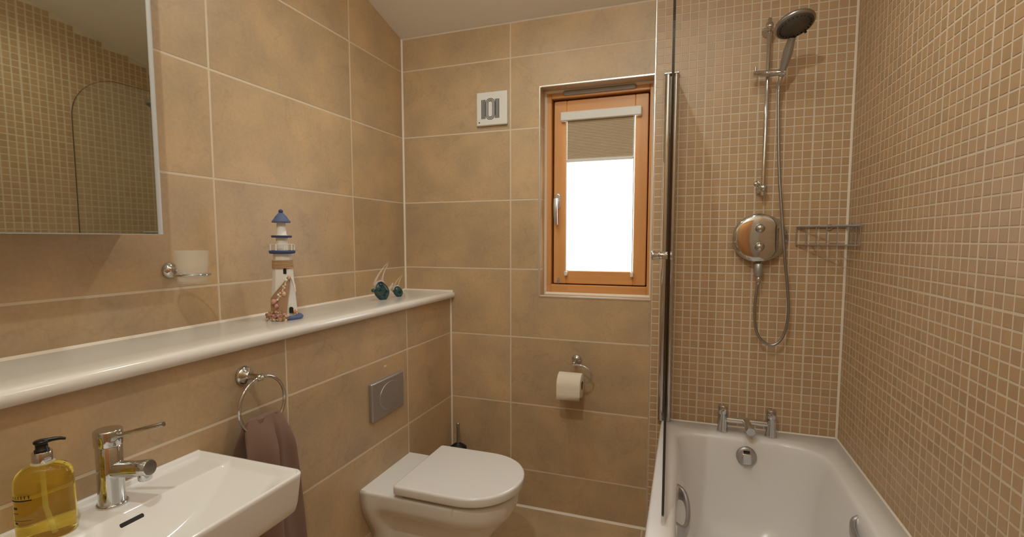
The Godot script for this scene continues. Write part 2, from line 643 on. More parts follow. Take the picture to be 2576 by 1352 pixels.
func mosaic_wall(parent: Node, spots: Array, turn: Basis, mesh: ArrayMesh, facing: Vector3):
	var ranked := []
	for s in spots:
		var v := to_view(s)
		var inside := v.x > 8 and v.x < 2568 and v.y > 8 and v.y < 1344
		var slant := absf((Vector3(1.2599, 1.2013, 2.0301) - s).normalized().dot(facing))
		ranked.append([slant / (v.z * v.z) if inside else 0.0, s])
	ranked.sort_custom(func(a, b): return a[0] > b[0])
	for i in mini(300, ranked.size()):
		var m := MeshInstance3D.new()
		m.name = "mosaic_tile"
		m.mesh = mesh
		m.material_override = mosaics[rng.randi() % 6]
		parent.add_child(m, true)
		m.transform = Transform3D(turn, ranked[i][1])
	var mm := MultiMesh.new()
	mm.transform_format = MultiMesh.TRANSFORM_3D
	mm.use_colors = true
	mm.mesh = mesh
	mm.instance_count = maxi(ranked.size() - 300, 0)
	for i in mm.instance_count:
		mm.set_instance_transform(i, Transform3D(turn, ranked[i + 300][1]))
		mm.set_instance_color(i, mosaics[rng.randi() % 6].albedo_color.srgb_to_linear())
	var mi := MultiMeshInstance3D.new()
	mi.name = "small_mosaic_tiles"
	mi.multimesh = mm
	mi.material_override = M.mosaic_stuff
	mi.set_meta("kind", "stuff")
	parent.add_child(mi, true)

func build_mosaic():
	T = Transform3D.IDENTITY
	var h := 0.0127
	var mesh := tile_mesh([rect2(-h, h, -h, h)], Vector3.ZERO, Vector3.RIGHT, Vector3.UP, 0.0009, Vector2.ZERO)
	var ys := []      # row centres; the joint is a little wider between sheets of ten rows
	for k in range(-37, 62):
		var y := 1.0755 + 0.02964 * (k + 0.5)
		var sheet := posmod(k, 10)
		y += 0.0006 * (4.5 - sheet) / 4.5 * -1.0 * -1.0
		if y > 0.0: ys.append(y)
	var back := []
	for y in ys:
		if y > CEIL - 0.012: continue
		for i in 22:
			var x := MX + 0.0035 + 0.03005 * (i + 0.5) + 0.0009 * (2.5 - posmod(i, 6)) / 2.5
			if y < BATH - 0.03 and x > 1.20: continue
			back.append(Vector3(x, y, -0.0007))
	mosaic_wall(get_node("wall_back"), back, Basis.IDENTITY, mesh, Vector3.BACK)
	var side := []
	for y in ys:
		if y < BATH - 0.03: continue
		for i in range(-3, 74):
			var z := 0.0906 + 0.0308 * (i + 0.5) + 0.0009 * (2.5 - posmod(i, 6)) / 2.5
			if z < 0.013 or z > DEPTH - 0.013 or y > CEIL + SLOPE * z - 0.014: continue
			side.append(Vector3(W + 0.0007, y, z))
	mosaic_wall(get_node("wall_right"), side, Basis(Vector3(0, 0, 1), Vector3.UP, Vector3(-1, 0, 0)), mesh, Vector3.LEFT)

# ---------------------------------------------------------------- trims, beads
func bead(st: SurfaceTool, a: Vector3, b: Vector3, n0: Vector3, n1: Vector3, s := 0.005):
	# a fillet of sealant in the corner between two faces with normals n0 and n1
	var t := (b - a).normalized()
	var rings := []
	if n0.cross(n1).dot(t) < 0:
		var c := n0
		n0 = n1
		n1 = c
	for p in [a, b]:
		rings.append(PackedVector3Array([p - (n0 + n1) * 0.001, p + n0 * s, p + (n0 + n1) * s * 0.42, p + n1 * s]))
	loft(st, rings, true, true, false)

func build_trims():
	T = Transform3D.IDENTITY
	var n := 0
	var beads := [
		[Vector3(0, SHELF, 0), Vector3(0, CEIL, 0), Vector3.RIGHT, Vector3.BACK, 0.0062],
		[Vector3(D, 0.0, 0), Vector3(D, SHELF - 0.03, 0), Vector3.RIGHT, Vector3.BACK, 0.0055],
		[Vector3(W, BATH, 0), Vector3(W, CEIL, 0), Vector3.LEFT, Vector3.BACK, 0.0065],
		[Vector3(1.18, BATH, 0), Vector3(W, BATH, 0), Vector3.BACK, Vector3.UP, 0.004],
		[Vector3(W, BATH, 0), Vector3(W, BATH, 1.68), Vector3.LEFT, Vector3.UP, 0.004],
		[Vector3(D, 0, 0), Vector3(1.18, 0, 0), Vector3.BACK, Vector3.UP, 0.0075],
		[Vector3(0, SHELF, 0), Vector3(0, SHELF, DEPTH), Vector3.RIGHT, Vector3.UP, 0.006],
		[Vector3(0, SHELF, 0), Vector3(0.25, SHELF, 0), Vector3.BACK, Vector3.UP, 0.006],
		[Vector3(0, CEIL, 0), Vector3(W, CEIL, 0), Vector3.BACK, Vector3.DOWN, 0.005],
	]
	for b in beads:
		n += 1
		var st := start()
		bead(st, b[0], b[1], b[2], b[3], b[4])
		struct("trim_%d" % n, st, M.silicone)
	# chrome tile edging where the mosaic starts
	n += 1
	var st2 := start()
	box(st2, Vector3(MX - 0.0005, 0.0, -0.003), Vector3(MX + 0.0032, CEIL, 0.0022), 0.0008)
	struct("trim_%d" % n, st2, M.bright_trim)
	# chrome edging round the window recess
	n += 1
	st2 = start()
	var a := 0.0085
	box(st2, Vector3(WX0 - a, WY0 - a, -0.004), Vector3(WX0, WY1 + a, 0.003), 0.002)
	box(st2, Vector3(WX0, WY1, -0.004), Vector3(MX, WY1 + a, 0.003), 0.002)
	box(st2, Vector3(WX0, WY0 - a, -0.004), Vector3(MX, WY0, 0.003), 0.002)
	struct("trim_%d" % n, st2, M.bright_trim)
	# white sealant where the recess meets the window frame
	n += 1
	st2 = start()
	var z := -0.07
	bead(st2, Vector3(WX0, WY0, z), Vector3(WX0, WY1, z), Vector3.RIGHT, Vector3.BACK, 0.0085)
	bead(st2, Vector3(WX0, WY1, z), Vector3(WX1, WY1, z), Vector3.DOWN, Vector3.BACK, 0.0085)
	bead(st2, Vector3(WX0, WY0, z), Vector3(WX1, WY0, z), Vector3.UP, Vector3.BACK, 0.0085)
	bead(st2, Vector3(WX1, WY0, z), Vector3(WX1, WY1, z), Vector3.LEFT, Vector3.BACK, 0.0085)
	struct("trim_%d" % n, st2, M.silicone)

# ---------------------------------------------------------------- window and blind
func build_window():
	T = Transform3D.IDENTITY
	var zf := -0.07
	var zb := -0.15
	var x0 := 0.696
	var x1 := 1.106
	var y0 := 1.006
	var y1 := 1.807
	# outer frame: the jambs are the structure, head and sill its parts
	var st := start()
	box(st, Vector3(WX0, WY0, zb), Vector3(x0, WY1, zf), 0.0025)
	var win := struct("window_1", st, M.wood_y)
	st = start()
	box(st, Vector3(x1, WY0, zb), Vector3(WX1, WY1, zf), 0.0025)
	obj("frame_jamb", st, M.wood_y, win)
	st = start()
	box(st, Vector3(x0, y1, zb), Vector3(x1, WY1, zf), 0.0025)
	obj("frame_head", st, M.wood_x, win)
	st = start()
	box(st, Vector3(x0, WY0, zb), Vector3(x1, y0, zf), 0.0025)
	obj("frame_sill", st, M.wood_x, win)
	# sash: two stiles, two rails, set back a little with a dark gap all round
	var zs := -0.084
	var a0 := x0 + 0.0085
	var a1 := x1 - 0.0055
	var b0 := y0 + 0.004
	var b1 := y1 - 0.009
	var g0 := 0.7605
	var g1 := 1.0475
	var h0 := 1.0675
	var h1 := 1.748
	for s in [[a0, g0], [g1, a1]]:
		st = start()
		box(st, Vector3(s[0], b0, zb + 0.01), Vector3(s[1], b1, zs), 0.003)
		obj("sash_stile", st, M.wood_y, win)
	for s in [[b0, h0], [h1, b1]]:
		st = start()
		box(st, Vector3(g0 - 0.001, s[0], zb + 0.01), Vector3(g1 + 0.001, s[1], zs - 0.0008), 0.003)
		obj("sash_rail", st, M.wood_x, win)
	st = start()
	box(st, Vector3(x0 - 0.002, y0 - 0.002, zb + 0.002), Vector3(a0 + 0.004, y1 + 0.002, zs - 0.03))
	box(st, Vector3(a1 - 0.004, y0 - 0.002, zb + 0.002), Vector3(x1 + 0.002, y1 + 0.002, zs - 0.03))
	box(st, Vector3(x0, y0 - 0.002, zb + 0.002), Vector3(x1, b0 + 0.003, zs - 0.03))
	box(st, Vector3(x0, b1 - 0.003, zb + 0.002), Vector3(x1, y1 + 0.002, zs - 0.03))
	obj("dark_gap_strip", st, M.gap, win)  # dark strips in the sash gap, its shade put into their colour
	st = start()
	box(st, Vector3(g0 - 0.004, h0 - 0.004, -0.122), Vector3(g1 + 0.004, h1 + 0.004, -0.116))
	obj("pane", st, M.pane, win)
	# trickle vent on the head
	st = start()
	plate(st, rrect(Vector2(0.748, 1.8150), Vector2(1.052, 1.8335), [0.008, 0.008, 0.008, 0.008]), Vector3.ZERO, Vector3.RIGHT, Vector3.UP, zf, zf + 0.009, 0.004)
	var v := obj("trickle_vent", st, M.greymetal, win)
	st = start()
	for i in 3: box(st, Vector3(0.756, 1.8192 + 0.0042 * i, zf + 0.0085), Vector3(1.044, 1.8205 + 0.0042 * i, zf + 0.0094))
	obj("vent_rib", st, M.satin, v)
	# handle: oval rose and a curved lever hanging down
	st = start()
	plate(st, rrect(Vector2(0.711, 1.338), Vector2(0.736, 1.404), [0.012, 0.012, 0.012, 0.012]), Vector3.ZERO, Vector3.RIGHT, Vector3.UP, zs - 0.001, zs + 0.009, 0.004)
	var hd := obj("window_handle", st, M.alu, win)
	st = start()
	var rings := []
	for i in 9:
		var t := i / 8.0
		var y := lerpf(1.3815, 1.268, t)
		var z := -0.058 + 0.010 * sin(t * PI) - 0.004 * t
		var hw := lerpf(0.0105, 0.0075, t)
		var ring := PackedVector3Array()
		for q in rrect(Vector2(-hw, -0.006), Vector2(hw, 0.006), [0.004, 0.004, 0.004, 0.004], 3): ring.append(Vector3(0.7215 - q.x, y, z + q.y))
		rings.append(ring)
	loft(st, rings)
	lathe(st, [[0.008, 0.0], [0.008, 0.03]], 16, true, Vector3(0.7225, 1.370, zs), Vector3.BACK)
	obj("lever", st, M.alu, hd)
	st = start()
	box(st, Vector3(0.7225, 1.0095, zs - 0.002), Vector3(0.7325, 1.030, zs + 0.005), 0.002)
	box(st, Vector3(0.7245, 1.028, zs - 0.002), Vector3(0.7305, 1.036, zs + 0.003), 0.001)
	obj("latch", st, M.greymetal, win)
	# blind hung on the sash
	var root := thing("pleated_blind", "taupe pleated blind half drawn in the wooden window, white head rail", "blind", Vector3(0.906, 1.727, -0.082))
	st = start()
	box(st, Vector3(0.7385, 1.7085, zs), Vector3(1.0745, 1.7455, -0.058), 0.003)
	obj("head_rail", st, M.plastic, root)
	st = start()
	var n := 26
	var fx0 := 0.765
	var fx1 := 1.0425
	var prev := Vector2.ZERO
	smooth(st, false)
	for i in n * 2 + 1:
		var y := lerpf(1.7085, 1.5475, i / (n * 2.0))
		var z := -0.0752 if i % 2 == 0 else -0.0732
		if i > 0:
			quad(st, Vector3(fx0, y, z), Vector3(fx1, y, z), Vector3(fx1, prev.x, prev.y), Vector3(fx0, prev.x, prev.y))
			quad(st, Vector3(fx1, y, z - 0.004), Vector3(fx0, y, z - 0.004), Vector3(fx0, prev.x, prev.y - 0.004), Vector3(fx1, prev.x, prev.y - 0.004))
		prev = Vector2(y, z)
	obj("pleated_fabric", st, M.blind, root)
	st = start()
	box(st, Vector3(0.764, 1.5345, -0.081), Vector3(1.0435, 1.5475, -0.066), 0.003)
	obj("bottom_rail", st, M.plastic, root)
	for x in [0.7625, 1.0455]:
		st = start()
		tube(st, [Vector3(x, 1.709, -0.07), Vector3(x, 1.055, -0.074)], 0.0022, 8)
		obj("guide_wire", st, M.plastic, root)
		st = start()
		box(st, Vector3(x - 0.006, 1.046, zs - 0.001), Vector3(x + 0.006, 1.066, -0.066), 0.002)
		obj("wire_clip", st, M.plastic, root)

# ---------------------------------------------------------------- shelf and cabinet
func build_shelf():
	var root := thing("shelf", "long white laminate shelf with a rounded nose on the tiled boxing", "shelf", Vector3(0.12, SHELF - 0.03, DEPTH / 2))
	var st := start()
	var prof := PackedVector2Array([Vector2(0.0, SHELF - 0.030), Vector2(0.244, SHELF - 0.030)])
	var r := 0.015
	for i in 9:
		var a := -PI / 2 + PI * i / 8
		prof.append(Vector2(0.247 + r * 0.9 * cos(a), SHELF - 0.015 + r * sin(a)))
	prof.append(Vector2(0.225, SHELF))
	prof.append(Vector2(0.0, SHELF))
	var rings := []
	for z in [0.002, 0.006, DEPTH - 0.001]:
		var ring := PackedVector3Array()
		for p in prof: ring.append(Vector3(p.x, p.y, z))
		rings.append(ring)
	loft(st, rings, true, true, true)
	obj("board", st, M.shelf, root)

func build_cabinet():
	var z0 := 1.2255
	var z1 := 2.06
	var y0 := 1.2155
	var y1 := 2.05
	var root := thing("mirror_cabinet", "wall cabinet with a large mirrored door above the shelf", "cabinet", Vector3(0.07, y0, (z0 + z1) / 2))
	var st := start()
	box(st, Vector3(0.0, y0 + 0.004, z0 + 0.012), Vector3(0.103, y1, z1 - 0.004), 0.002)
	obj("body", st, M.plastic, root)
	st = start()
	box(st, Vector3(0.104, y0, z0 + 0.013), Vector3(0.122, y1, z1 - 0.013), 0.0012)
	obj("mirror_door", st, M.mirror, root)
	st = start()
	box(st, Vector3(0.104, y0 - 0.0012, z0 + 0.013), Vector3(0.1225, y0 - 0.0002, z1 - 0.013))
	obj("lower_edge", st, M.edge, root)
	for z in [z0, z1 - 0.0135]:
		st = start()
		var rings := []
		for y in [y0, y1]:
			var ring := PackedVector3Array([Vector3(0.095, y, z), Vector3(0.095, y, z + 0.0135)])
			for i in 9:
				var a := PI * i / 8
				ring.append(Vector3(0.116 + 0.008 * sin(a), y, z + 0.00675 + 0.00675 * cos(a)))
			ring.reverse()
			rings.append(ring)
		loft(st, rings)
		obj("edge_profile", st, M.edge, root)

# ---------------------------------------------------------------- basin
func build_basin():
	var cz := 1.468
	var hz := 0.214
	var root := thing("washbasin", "white rectangular wall-hung washbasin with a sloping bowl", "basin", Vector3(D, 0.5, cz))
	var st := start()
	var rings := []
	for l in [[0.50, 0.06, 0.13, 0.03], [0.535, 0.13, 0.185, 0.03], [0.562, 0.168, 0.199, 0.028], [0.60, 0.215, 0.205, 0.026], [0.640, 0.272, 0.209, 0.024], [0.652, 0.285, 0.2105, 0.022], [0.668, 0.289, 0.211, 0.02], [0.722, 0.2955, hz - 0.0005, 0.02], [0.729, 0.2965, hz, 0.02], [0.7315, 0.2945, hz - 0.002, 0.019], [0.7320, 0.2915, hz - 0.005, 0.018]]:
		var ring := PackedVector3Array()
		for p in rrect(Vector2(0.0005, -l[2]), Vector2(l[1], l[2]), [0.002, l[3], l[3], 0.002], 6): ring.append(Vector3(D + p.x, l[0], cz - p.y))
		rings.append(ring)
	loft(st, rings, true, false)
	# top: the rim runs in, then tap ledge and bowl follow a height field
	smooth(st, true)
	var nx := 120
	var nz := 72
	var top: PackedVector2Array = rrect(Vector2(0.0005, -hz + 0.005), Vector2(0.2915, hz - 0.005), [0.002, 0.018, 0.018, 0.002], 6)
	var grid := []
	for i in nx + 1:
		var row := []
		for j in nz + 1:
			var u := i / float(nx)
			var w := j / float(nz)
			var x := lerpf(0.0005, 0.2915, u)
			var z := lerpf(-hz + 0.005, hz - 0.005, w)
			var cx := x - 0.2735
			var cw := absf(z) - (hz - 0.023)
			if cx > 0.0 and cw > 0.0:      # pull the two front corners onto the round
				var k := maxf(cx, cw) / 0.018
				var d := Vector2(cx, cw).normalized() * 0.018 * k
				x = 0.2735 + d.x
				z = signf(z) * (hz - 0.023 + d.y)
			row.append(Vector3(D + x, basin_height(x, z), cz + z))
		grid.append(row)
	for i in nx:
		for j in nz:
			quad(st, grid[i][j], grid[i][j + 1], grid[i + 1][j + 1], grid[i + 1][j])
	obj("bowl", st, M.white, root)
	# raised lip against the wall
	st = start()
	var lip := []
	for z in [cz - hz + 0.004, cz + hz - 0.004]:
		lip.append(PackedVector3Array([Vector3(D + 0.0005, 0.7330, z), Vector3(D + 0.0005, 0.721, z), Vector3(D + 0.018, 0.721, z), Vector3(D + 0.012, 0.7255, z), Vector3(D + 0.0075, 0.7315, z), Vector3(D + 0.005, 0.7330, z)]))
	loft(st, lip, true, true, false)
	obj("back_lip", st, M.white, root)
	# overflow slot below the tap: dark inlay, coloured for the shade inside
	st = start()
	var ring0 := PackedVector3Array()
	var ring1 := PackedVector3Array()
	for p in rrect(Vector2(-0.0200, -0.0023), Vector2(0.0200, 0.0023), [0.0022, 0.0022, 0.0022, 0.0022], 4):
		var x := 0.1105 + p.y
		var y := basin_height(x, p.x + 0.002)
		ring0.append(Vector3(D + x, y - 0.004, cz + 0.002 + p.x))
		ring1.append(Vector3(D + x, y + 0.0006, cz + 0.002 + p.x))
	ring0.reverse()
	ring1.reverse()
	loft(st, [ring0, ring1], false, true, false)
	obj("overflow_slot", st, M.dark, root)
	st = start()
	lathe(st, [[0.0, 0.0], [0.021, 0.0], [0.021, 0.003], [0.016, 0.005], [0.0, 0.0055]], 28, true, Vector3(D + 0.175, basin_height(0.175, 0.0) - 0.001, cz))
	obj("drain_plug", st, M.chrome, root)

	build_tap()
	build_soap()

func basin_height(x: float, z: float) -> float:   # x from the wall, z from the middle
	var rim := 0.7320
	var ledge := 0.7225
	var hz := 0.209
	var e := smoothstep(0.0, 0.012, hz - absf(z)) * smoothstep(0.0, 0.010, 0.2915 - x)
	var y := lerpf(rim, ledge, e)
	var back := maxf(0.0, x - 0.097) / 0.060
	back = sqrt(back * back + 0.00006) - 0.0077
	back = back / pow(1.0 + pow(back, 6.0), 1.0 / 6.0)
	var side := clampf((hz - 0.004 - absf(z)) / 0.185, 0.0, 1.0)
	side = side * (1.5 - 0.5 * side)
	var k := 0.22       # soft minimum of the two slopes
	var h := clampf(0.5 + 0.5 * (side - back) / k, 0.0, 1.0)
	var m := maxf(0.0, lerpf(side, back, h) - k * h * (1.0 - h))
	var front := smoothstep(0.0, 0.05, 0.283 - x)
	return y - 0.070 * m * lerpf(0.12, 1.0, front) * e

func build_tap():
	var c := Vector3(0.2845, 0.7222, 1.462)
	var root := thing("basin_tap", "chrome single-lever mixer tap standing on the washbasin", "tap", c)
	var st := start()
	T = Transform3D.IDENTITY
	lathe(st, [[0.0, 0.0], [0.0242, 0.0], [0.0242, 0.0038], [0.0232, 0.0055], [0.021, 0.006]], 40)
	obj("base_ring", st, M.chrome, root)
	st = start()
	lathe(st, [[0.0212, 0.0055], [0.0205, 0.010], [0.0200, 0.05], [0.0200, 0.1085], [0.0188, 0.110]], 40)
	obj("body", st, M.chrome, root)
	st = start()
	lathe(st, [[0.0188, 0.110], [0.0212, 0.1112], [0.0218, 0.113], [0.0221, 0.137], [0.0215, 0.1390], [0.020, 0.1400]], 40)
	var cap := obj("cap", st, M.chrome, root)
	st = start()
	var d := Vector3(0.97, 0.0, -0.24).normalized()
	tube(st, [d * 0.02 + Vector3(0, 0.129, 0), d * 0.06 + Vector3(0, 0.140, 0), d * 0.110 + Vector3(0, 0.1535, 0)], 0.0042, 16)
	obj("lever", st, M.chrome, cap)
	st = start()
	var s := Vector3(0.985, 0.0, -0.17).normalized()
	tube(st, [s * 0.008 + Vector3(0, 0.066, 0), s * 0.06 + Vector3(0, 0.0715, 0), s * 0.0835 + Vector3(0, 0.0752, 0), s * 0.085 + Vector3(0, 0.0754, 0)], [0.0148, 0.0143, 0.0143, 0.0130], 32)
	var sp := obj("spout", st, M.chrome, root)
	st = start()
	lathe(st, [[0.0095, -0.010], [0.011, -0.008], [0.011, 0.004]], 24, true, s * 0.073 + Vector3(0, 0.062, 0))
	obj("aerator", st, M.chrome, sp)

func build_soap():
	var c := Vector3(0.2865, 0.7238, 1.5590)
	var root := thing("soap_dispenser", "clear pump bottle of yellow liquid soap on the washbasin ledge", "soap bottle", c)
	root.rotation.y = deg_to_rad(52)
	T = Transform3D.IDENTITY
	var st := start()
	var rings := []
	var secs := [[0.0, 0.92], [0.002, 0.97], [0.006, 1.0], [0.05, 1.0], [0.088, 0.985], [0.100, 0.95], [0.108, 0.86], [0.113, 0.72], [0.1165, 0.52], [0.1185, 0.38]]
	for l in secs:
		var ring := PackedVector3Array()
		for j in 48:
			var a := TAU * j / 48
			var q := Vector2(signf(cos(a)) * pow(absf(cos(a)), 0.75), signf(sin(a)) * pow(absf(sin(a)), 0.75))
			ring.append(Vector3(q.x * 0.0372 * l[1], l[0], -q.y * 0.026 * lerpf(l[1], 1.0, 0.25)))
		rings.append(ring)
	loft(st, rings)
	var b := obj("bottle", st, M.soap, root)
	st = start()
	lathe(st, [[0.0130, 0.1175], [0.0155, 0.119], [0.0155, 0.1210], [0.0130, 0.1225]], 28)
	obj("neck_ring", st, M.clear, b)
	st = start()
	lathe(st, [[0.0125, 0.1215], [0.0130, 0.1225], [0.0130, 0.1375], [0.0122, 0.1385]], 32)
	obj("collar", st, M.chrome, root)
	st = start()
	lathe(st, [[0.0095, 0.138], [0.0095, 0.1415], [0.0078, 0.1425], [0.0078, 0.1525]], 24)
	obj("pump_stem", st, M.black, root)
	st = start()
	lathe(st, [[0.0078, 0.1505], [0.0098, 0.1520], [0.0102, 0.1545], [0.0090, 0.1563], [0.003, 0.1570]], 24)
	tube(st, [Vector3(0.004, 0.1540, 0), Vector3(0.014, 0.1552, -0.001), Vector3(0.023, 0.1545, -0.0015), Vector3(0.0295, 0.1522, -0.002)], [0.0040, 0.0034, 0.0028, 0.0020], 12)
	obj("pump_head", st, M.black, root)
	st = start()
	tube(st, [Vector3(0, 0.118, 0), Vector3(0.001, 0.05, 0.002), Vector3(0.010, 0.004, 0.004)], 0.0035, 10)
	obj("dip_tube", st, M.clear, root)
	# worn dark print on the bottle's left side: two rules and faint lettering strokes
	st = start()
	var mark := func(a0: float, a1: float, y0: float, y1: float):
		var n := 5
		smooth(st, false)
		for i in n:
			var p := []
			for k in 2:
				var a := lerpf(a0, a1, (i + k) / float(n))
				var q := Vector2(signf(cos(a)) * pow(absf(cos(a)), 0.75), signf(sin(a)) * pow(absf(sin(a)), 0.75))
				p.append(Vector3(q.x * 0.0374, 0, q.y * 0.0262))
			var up0 := Vector3(0, y0, 0)
			var up1 := Vector3(0, y1, 0)
			quad(st, p[1] + up0, p[0] + up0, p[0] + up1, p[1] + up1)
	mark.call(1.75, 2.85, 0.0700, 0.0722)
	mark.call(1.75, 2.85, 0.0385, 0.0393)
	mark.call(1.75, 2.85, 0.0290, 0.0294)
	for i in 7: mark.call(1.82 + 0.14 * i, 1.86 + 0.14 * i, 0.0740, 0.0790)
	mark.call(2.35, 2.62, 0.0575, 0.0610)
	mark.call(2.30, 2.70, 0.0505, 0.0515)
	mark.call(2.38, 2.58, 0.0335, 0.0365)
	obj("printed_label", st, M.print, root)

# ---------------------------------------------------------------- toilet
func pan_outline(y: float, hw_back: float, hw: float, front: float) -> PackedVector3Array:
	var cz := 0.5310
	var out := PackedVector3Array()
	var x0 := D + 0.0005
	var pts := PackedVector2Array()
	pts.append(Vector2(x0, hw_back))
	pts.append(Vector2(D + 0.035, hw_back))
	for i in 5: 
		var t := (i + 1) / 5.0
		pts.append(Vector2(D + 0.035 + 0.055 * t, lerpf(hw_back, hw, smoothstep(0.0, 1.0, t))))
	var xm := front - hw * 1.12
	xm = maxf(xm, D + 0.11)
	for i in 4: pts.append(Vector2(lerpf(D + 0.09, xm, (i + 1) / 4.0), hw))
	for i in 12:
		var a := PI / 2 * (i + 1) / 12.0
		pts.append(Vector2(xm + (front - xm) * pow(sin(a), 0.94), hw * pow(maxf(cos(a), 0.0), 0.94)))
	for p in pts: out.append(Vector3(p.x, y, cz + p.y))
	for i in range(pts.size() - 2, -1, -1): out.append(Vector3(pts[i].x, y, cz - pts[i].y))
	return out

func build_toilet():
	var root := thing("toilet", "white back-to-wall toilet with its lid closed", "toilet", Vector3(D + 0.2, 0, 0.531))
	var st := start()
	var rings := []
	for l in [[0.0, 0.095, 0.090, 0.600], [0.10, 0.097, 0.091, 0.612], [0.16, 0.100, 0.092, 0.634], [0.19, 0.112, 0.093, 0.654], [0.22, 0.128, 0.095, 0.678], [0.25, 0.143, 0.104, 0.703], [0.275, 0.153, 0.130, 0.722], [0.293, 0.158, 0.152, 0.733], [0.315, 0.161, 0.1598, 0.740], [0.345, 0.1635, 0.1625, 0.745], [0.352, 0.1635, 0.1625, 0.745], [0.3555, 0.161, 0.160, 0.7425], [0.3565, 0.157, 0.156, 0.7385]]:
		var r := pan_outline(l[0], l[1], l[2], l[3])
		rings.append(r)
	loft(st, rings)
	obj("pan", st, M.white, root)
	var lid := PackedVector2Array()
	var x0 := 0.371
	var hw := 0.1735
	var xm := 0.585
	for p in [Vector2(x0, -hw + 0.012), Vector2(x0 + 0.004, -hw + 0.0035), Vector2(x0 + 0.013, -hw)]: lid.append(p)
	for i in 3: lid.append(Vector2(lerpf(x0 + 0.06, xm, i / 2.0), -hw))
	for i in 27:
		var a := -PI / 2 + PI * (i + 1) / 28.0
		lid.append(Vector2(xm + (0.7615 - xm) * pow(cos(a), 0.9), hw * sin(a)))
	for i in 3: lid.append(Vector2(lerpf(xm, x0 + 0.06, i / 2.0), hw))
	for p in [Vector2(x0 + 0.013, hw), Vector2(x0 + 0.004, hw - 0.0035), Vector2(x0, hw - 0.012)]: lid.append(p)
	# outline u = x, v = -z
	st = start()
	plate(st, inset(lid, 0.030), Vector3(0, 0, 0.531), Vector3.RIGHT, Vector3(0, 0, -1), 0.356, 0.3705, 0.002, 2)
	obj("seat", st, M.white, root)
	st = start()
	plate(st, lid, Vector3(0, 0, 0.531), Vector3.RIGHT, Vector3(0, 0, -1), 0.3695, 0.4015, 0.008, 5, true)
	obj("lid", st, M.white, root)
	st = start()
	box(st, Vector3(0.583, 0.331, 0.6895), Vector3(0.587, 0.3600, 0.6965), 0.0018)
	obj("pale_tab", st, M.plastic, root)  # small pale upright tab on the pan below the lid

	# brush behind the pan
	root = thing("toilet_brush", "dark toilet brush in its holder behind the toilet", "toilet brush", Vector3(0.3035, 0, 0.070))
	T = Transform3D.IDENTITY
	st = start()
	lathe(st, [[0.0, 0.001], [0.045, 0.001], [0.046, 0.006], [0.040, 0.012], [0.037, 0.24], [0.039, 0.25], [0.0345, 0.25]], 32)
	obj("holder", st, M.brushed, root)
	st = start()
	lathe(st, [[0.033, 0.248], [0.039, 0.256], [0.038, 0.265], [0.020, 0.278], [0.008, 0.284], [0.006, 0.290]], 32)
	obj("cover", st, M.dark, root)
	st = start()
	lathe(st, [[0.0072, 0.286], [0.0072, 0.372], [0.005, 0.377], [0.0, 0.378]], 16)
	obj("brush_handle", st, M.brushed, root)

# ---------------------------------------------------------------- bath
func bath_ring(lo: Vector2, hi: Vector2, rad: Array, y: float) -> PackedVector3Array:
	var out := PackedVector3Array()
	for p in rrect(lo, hi, rad, 10): out.append(Vector3(p.x, y, -p.y))
	return out

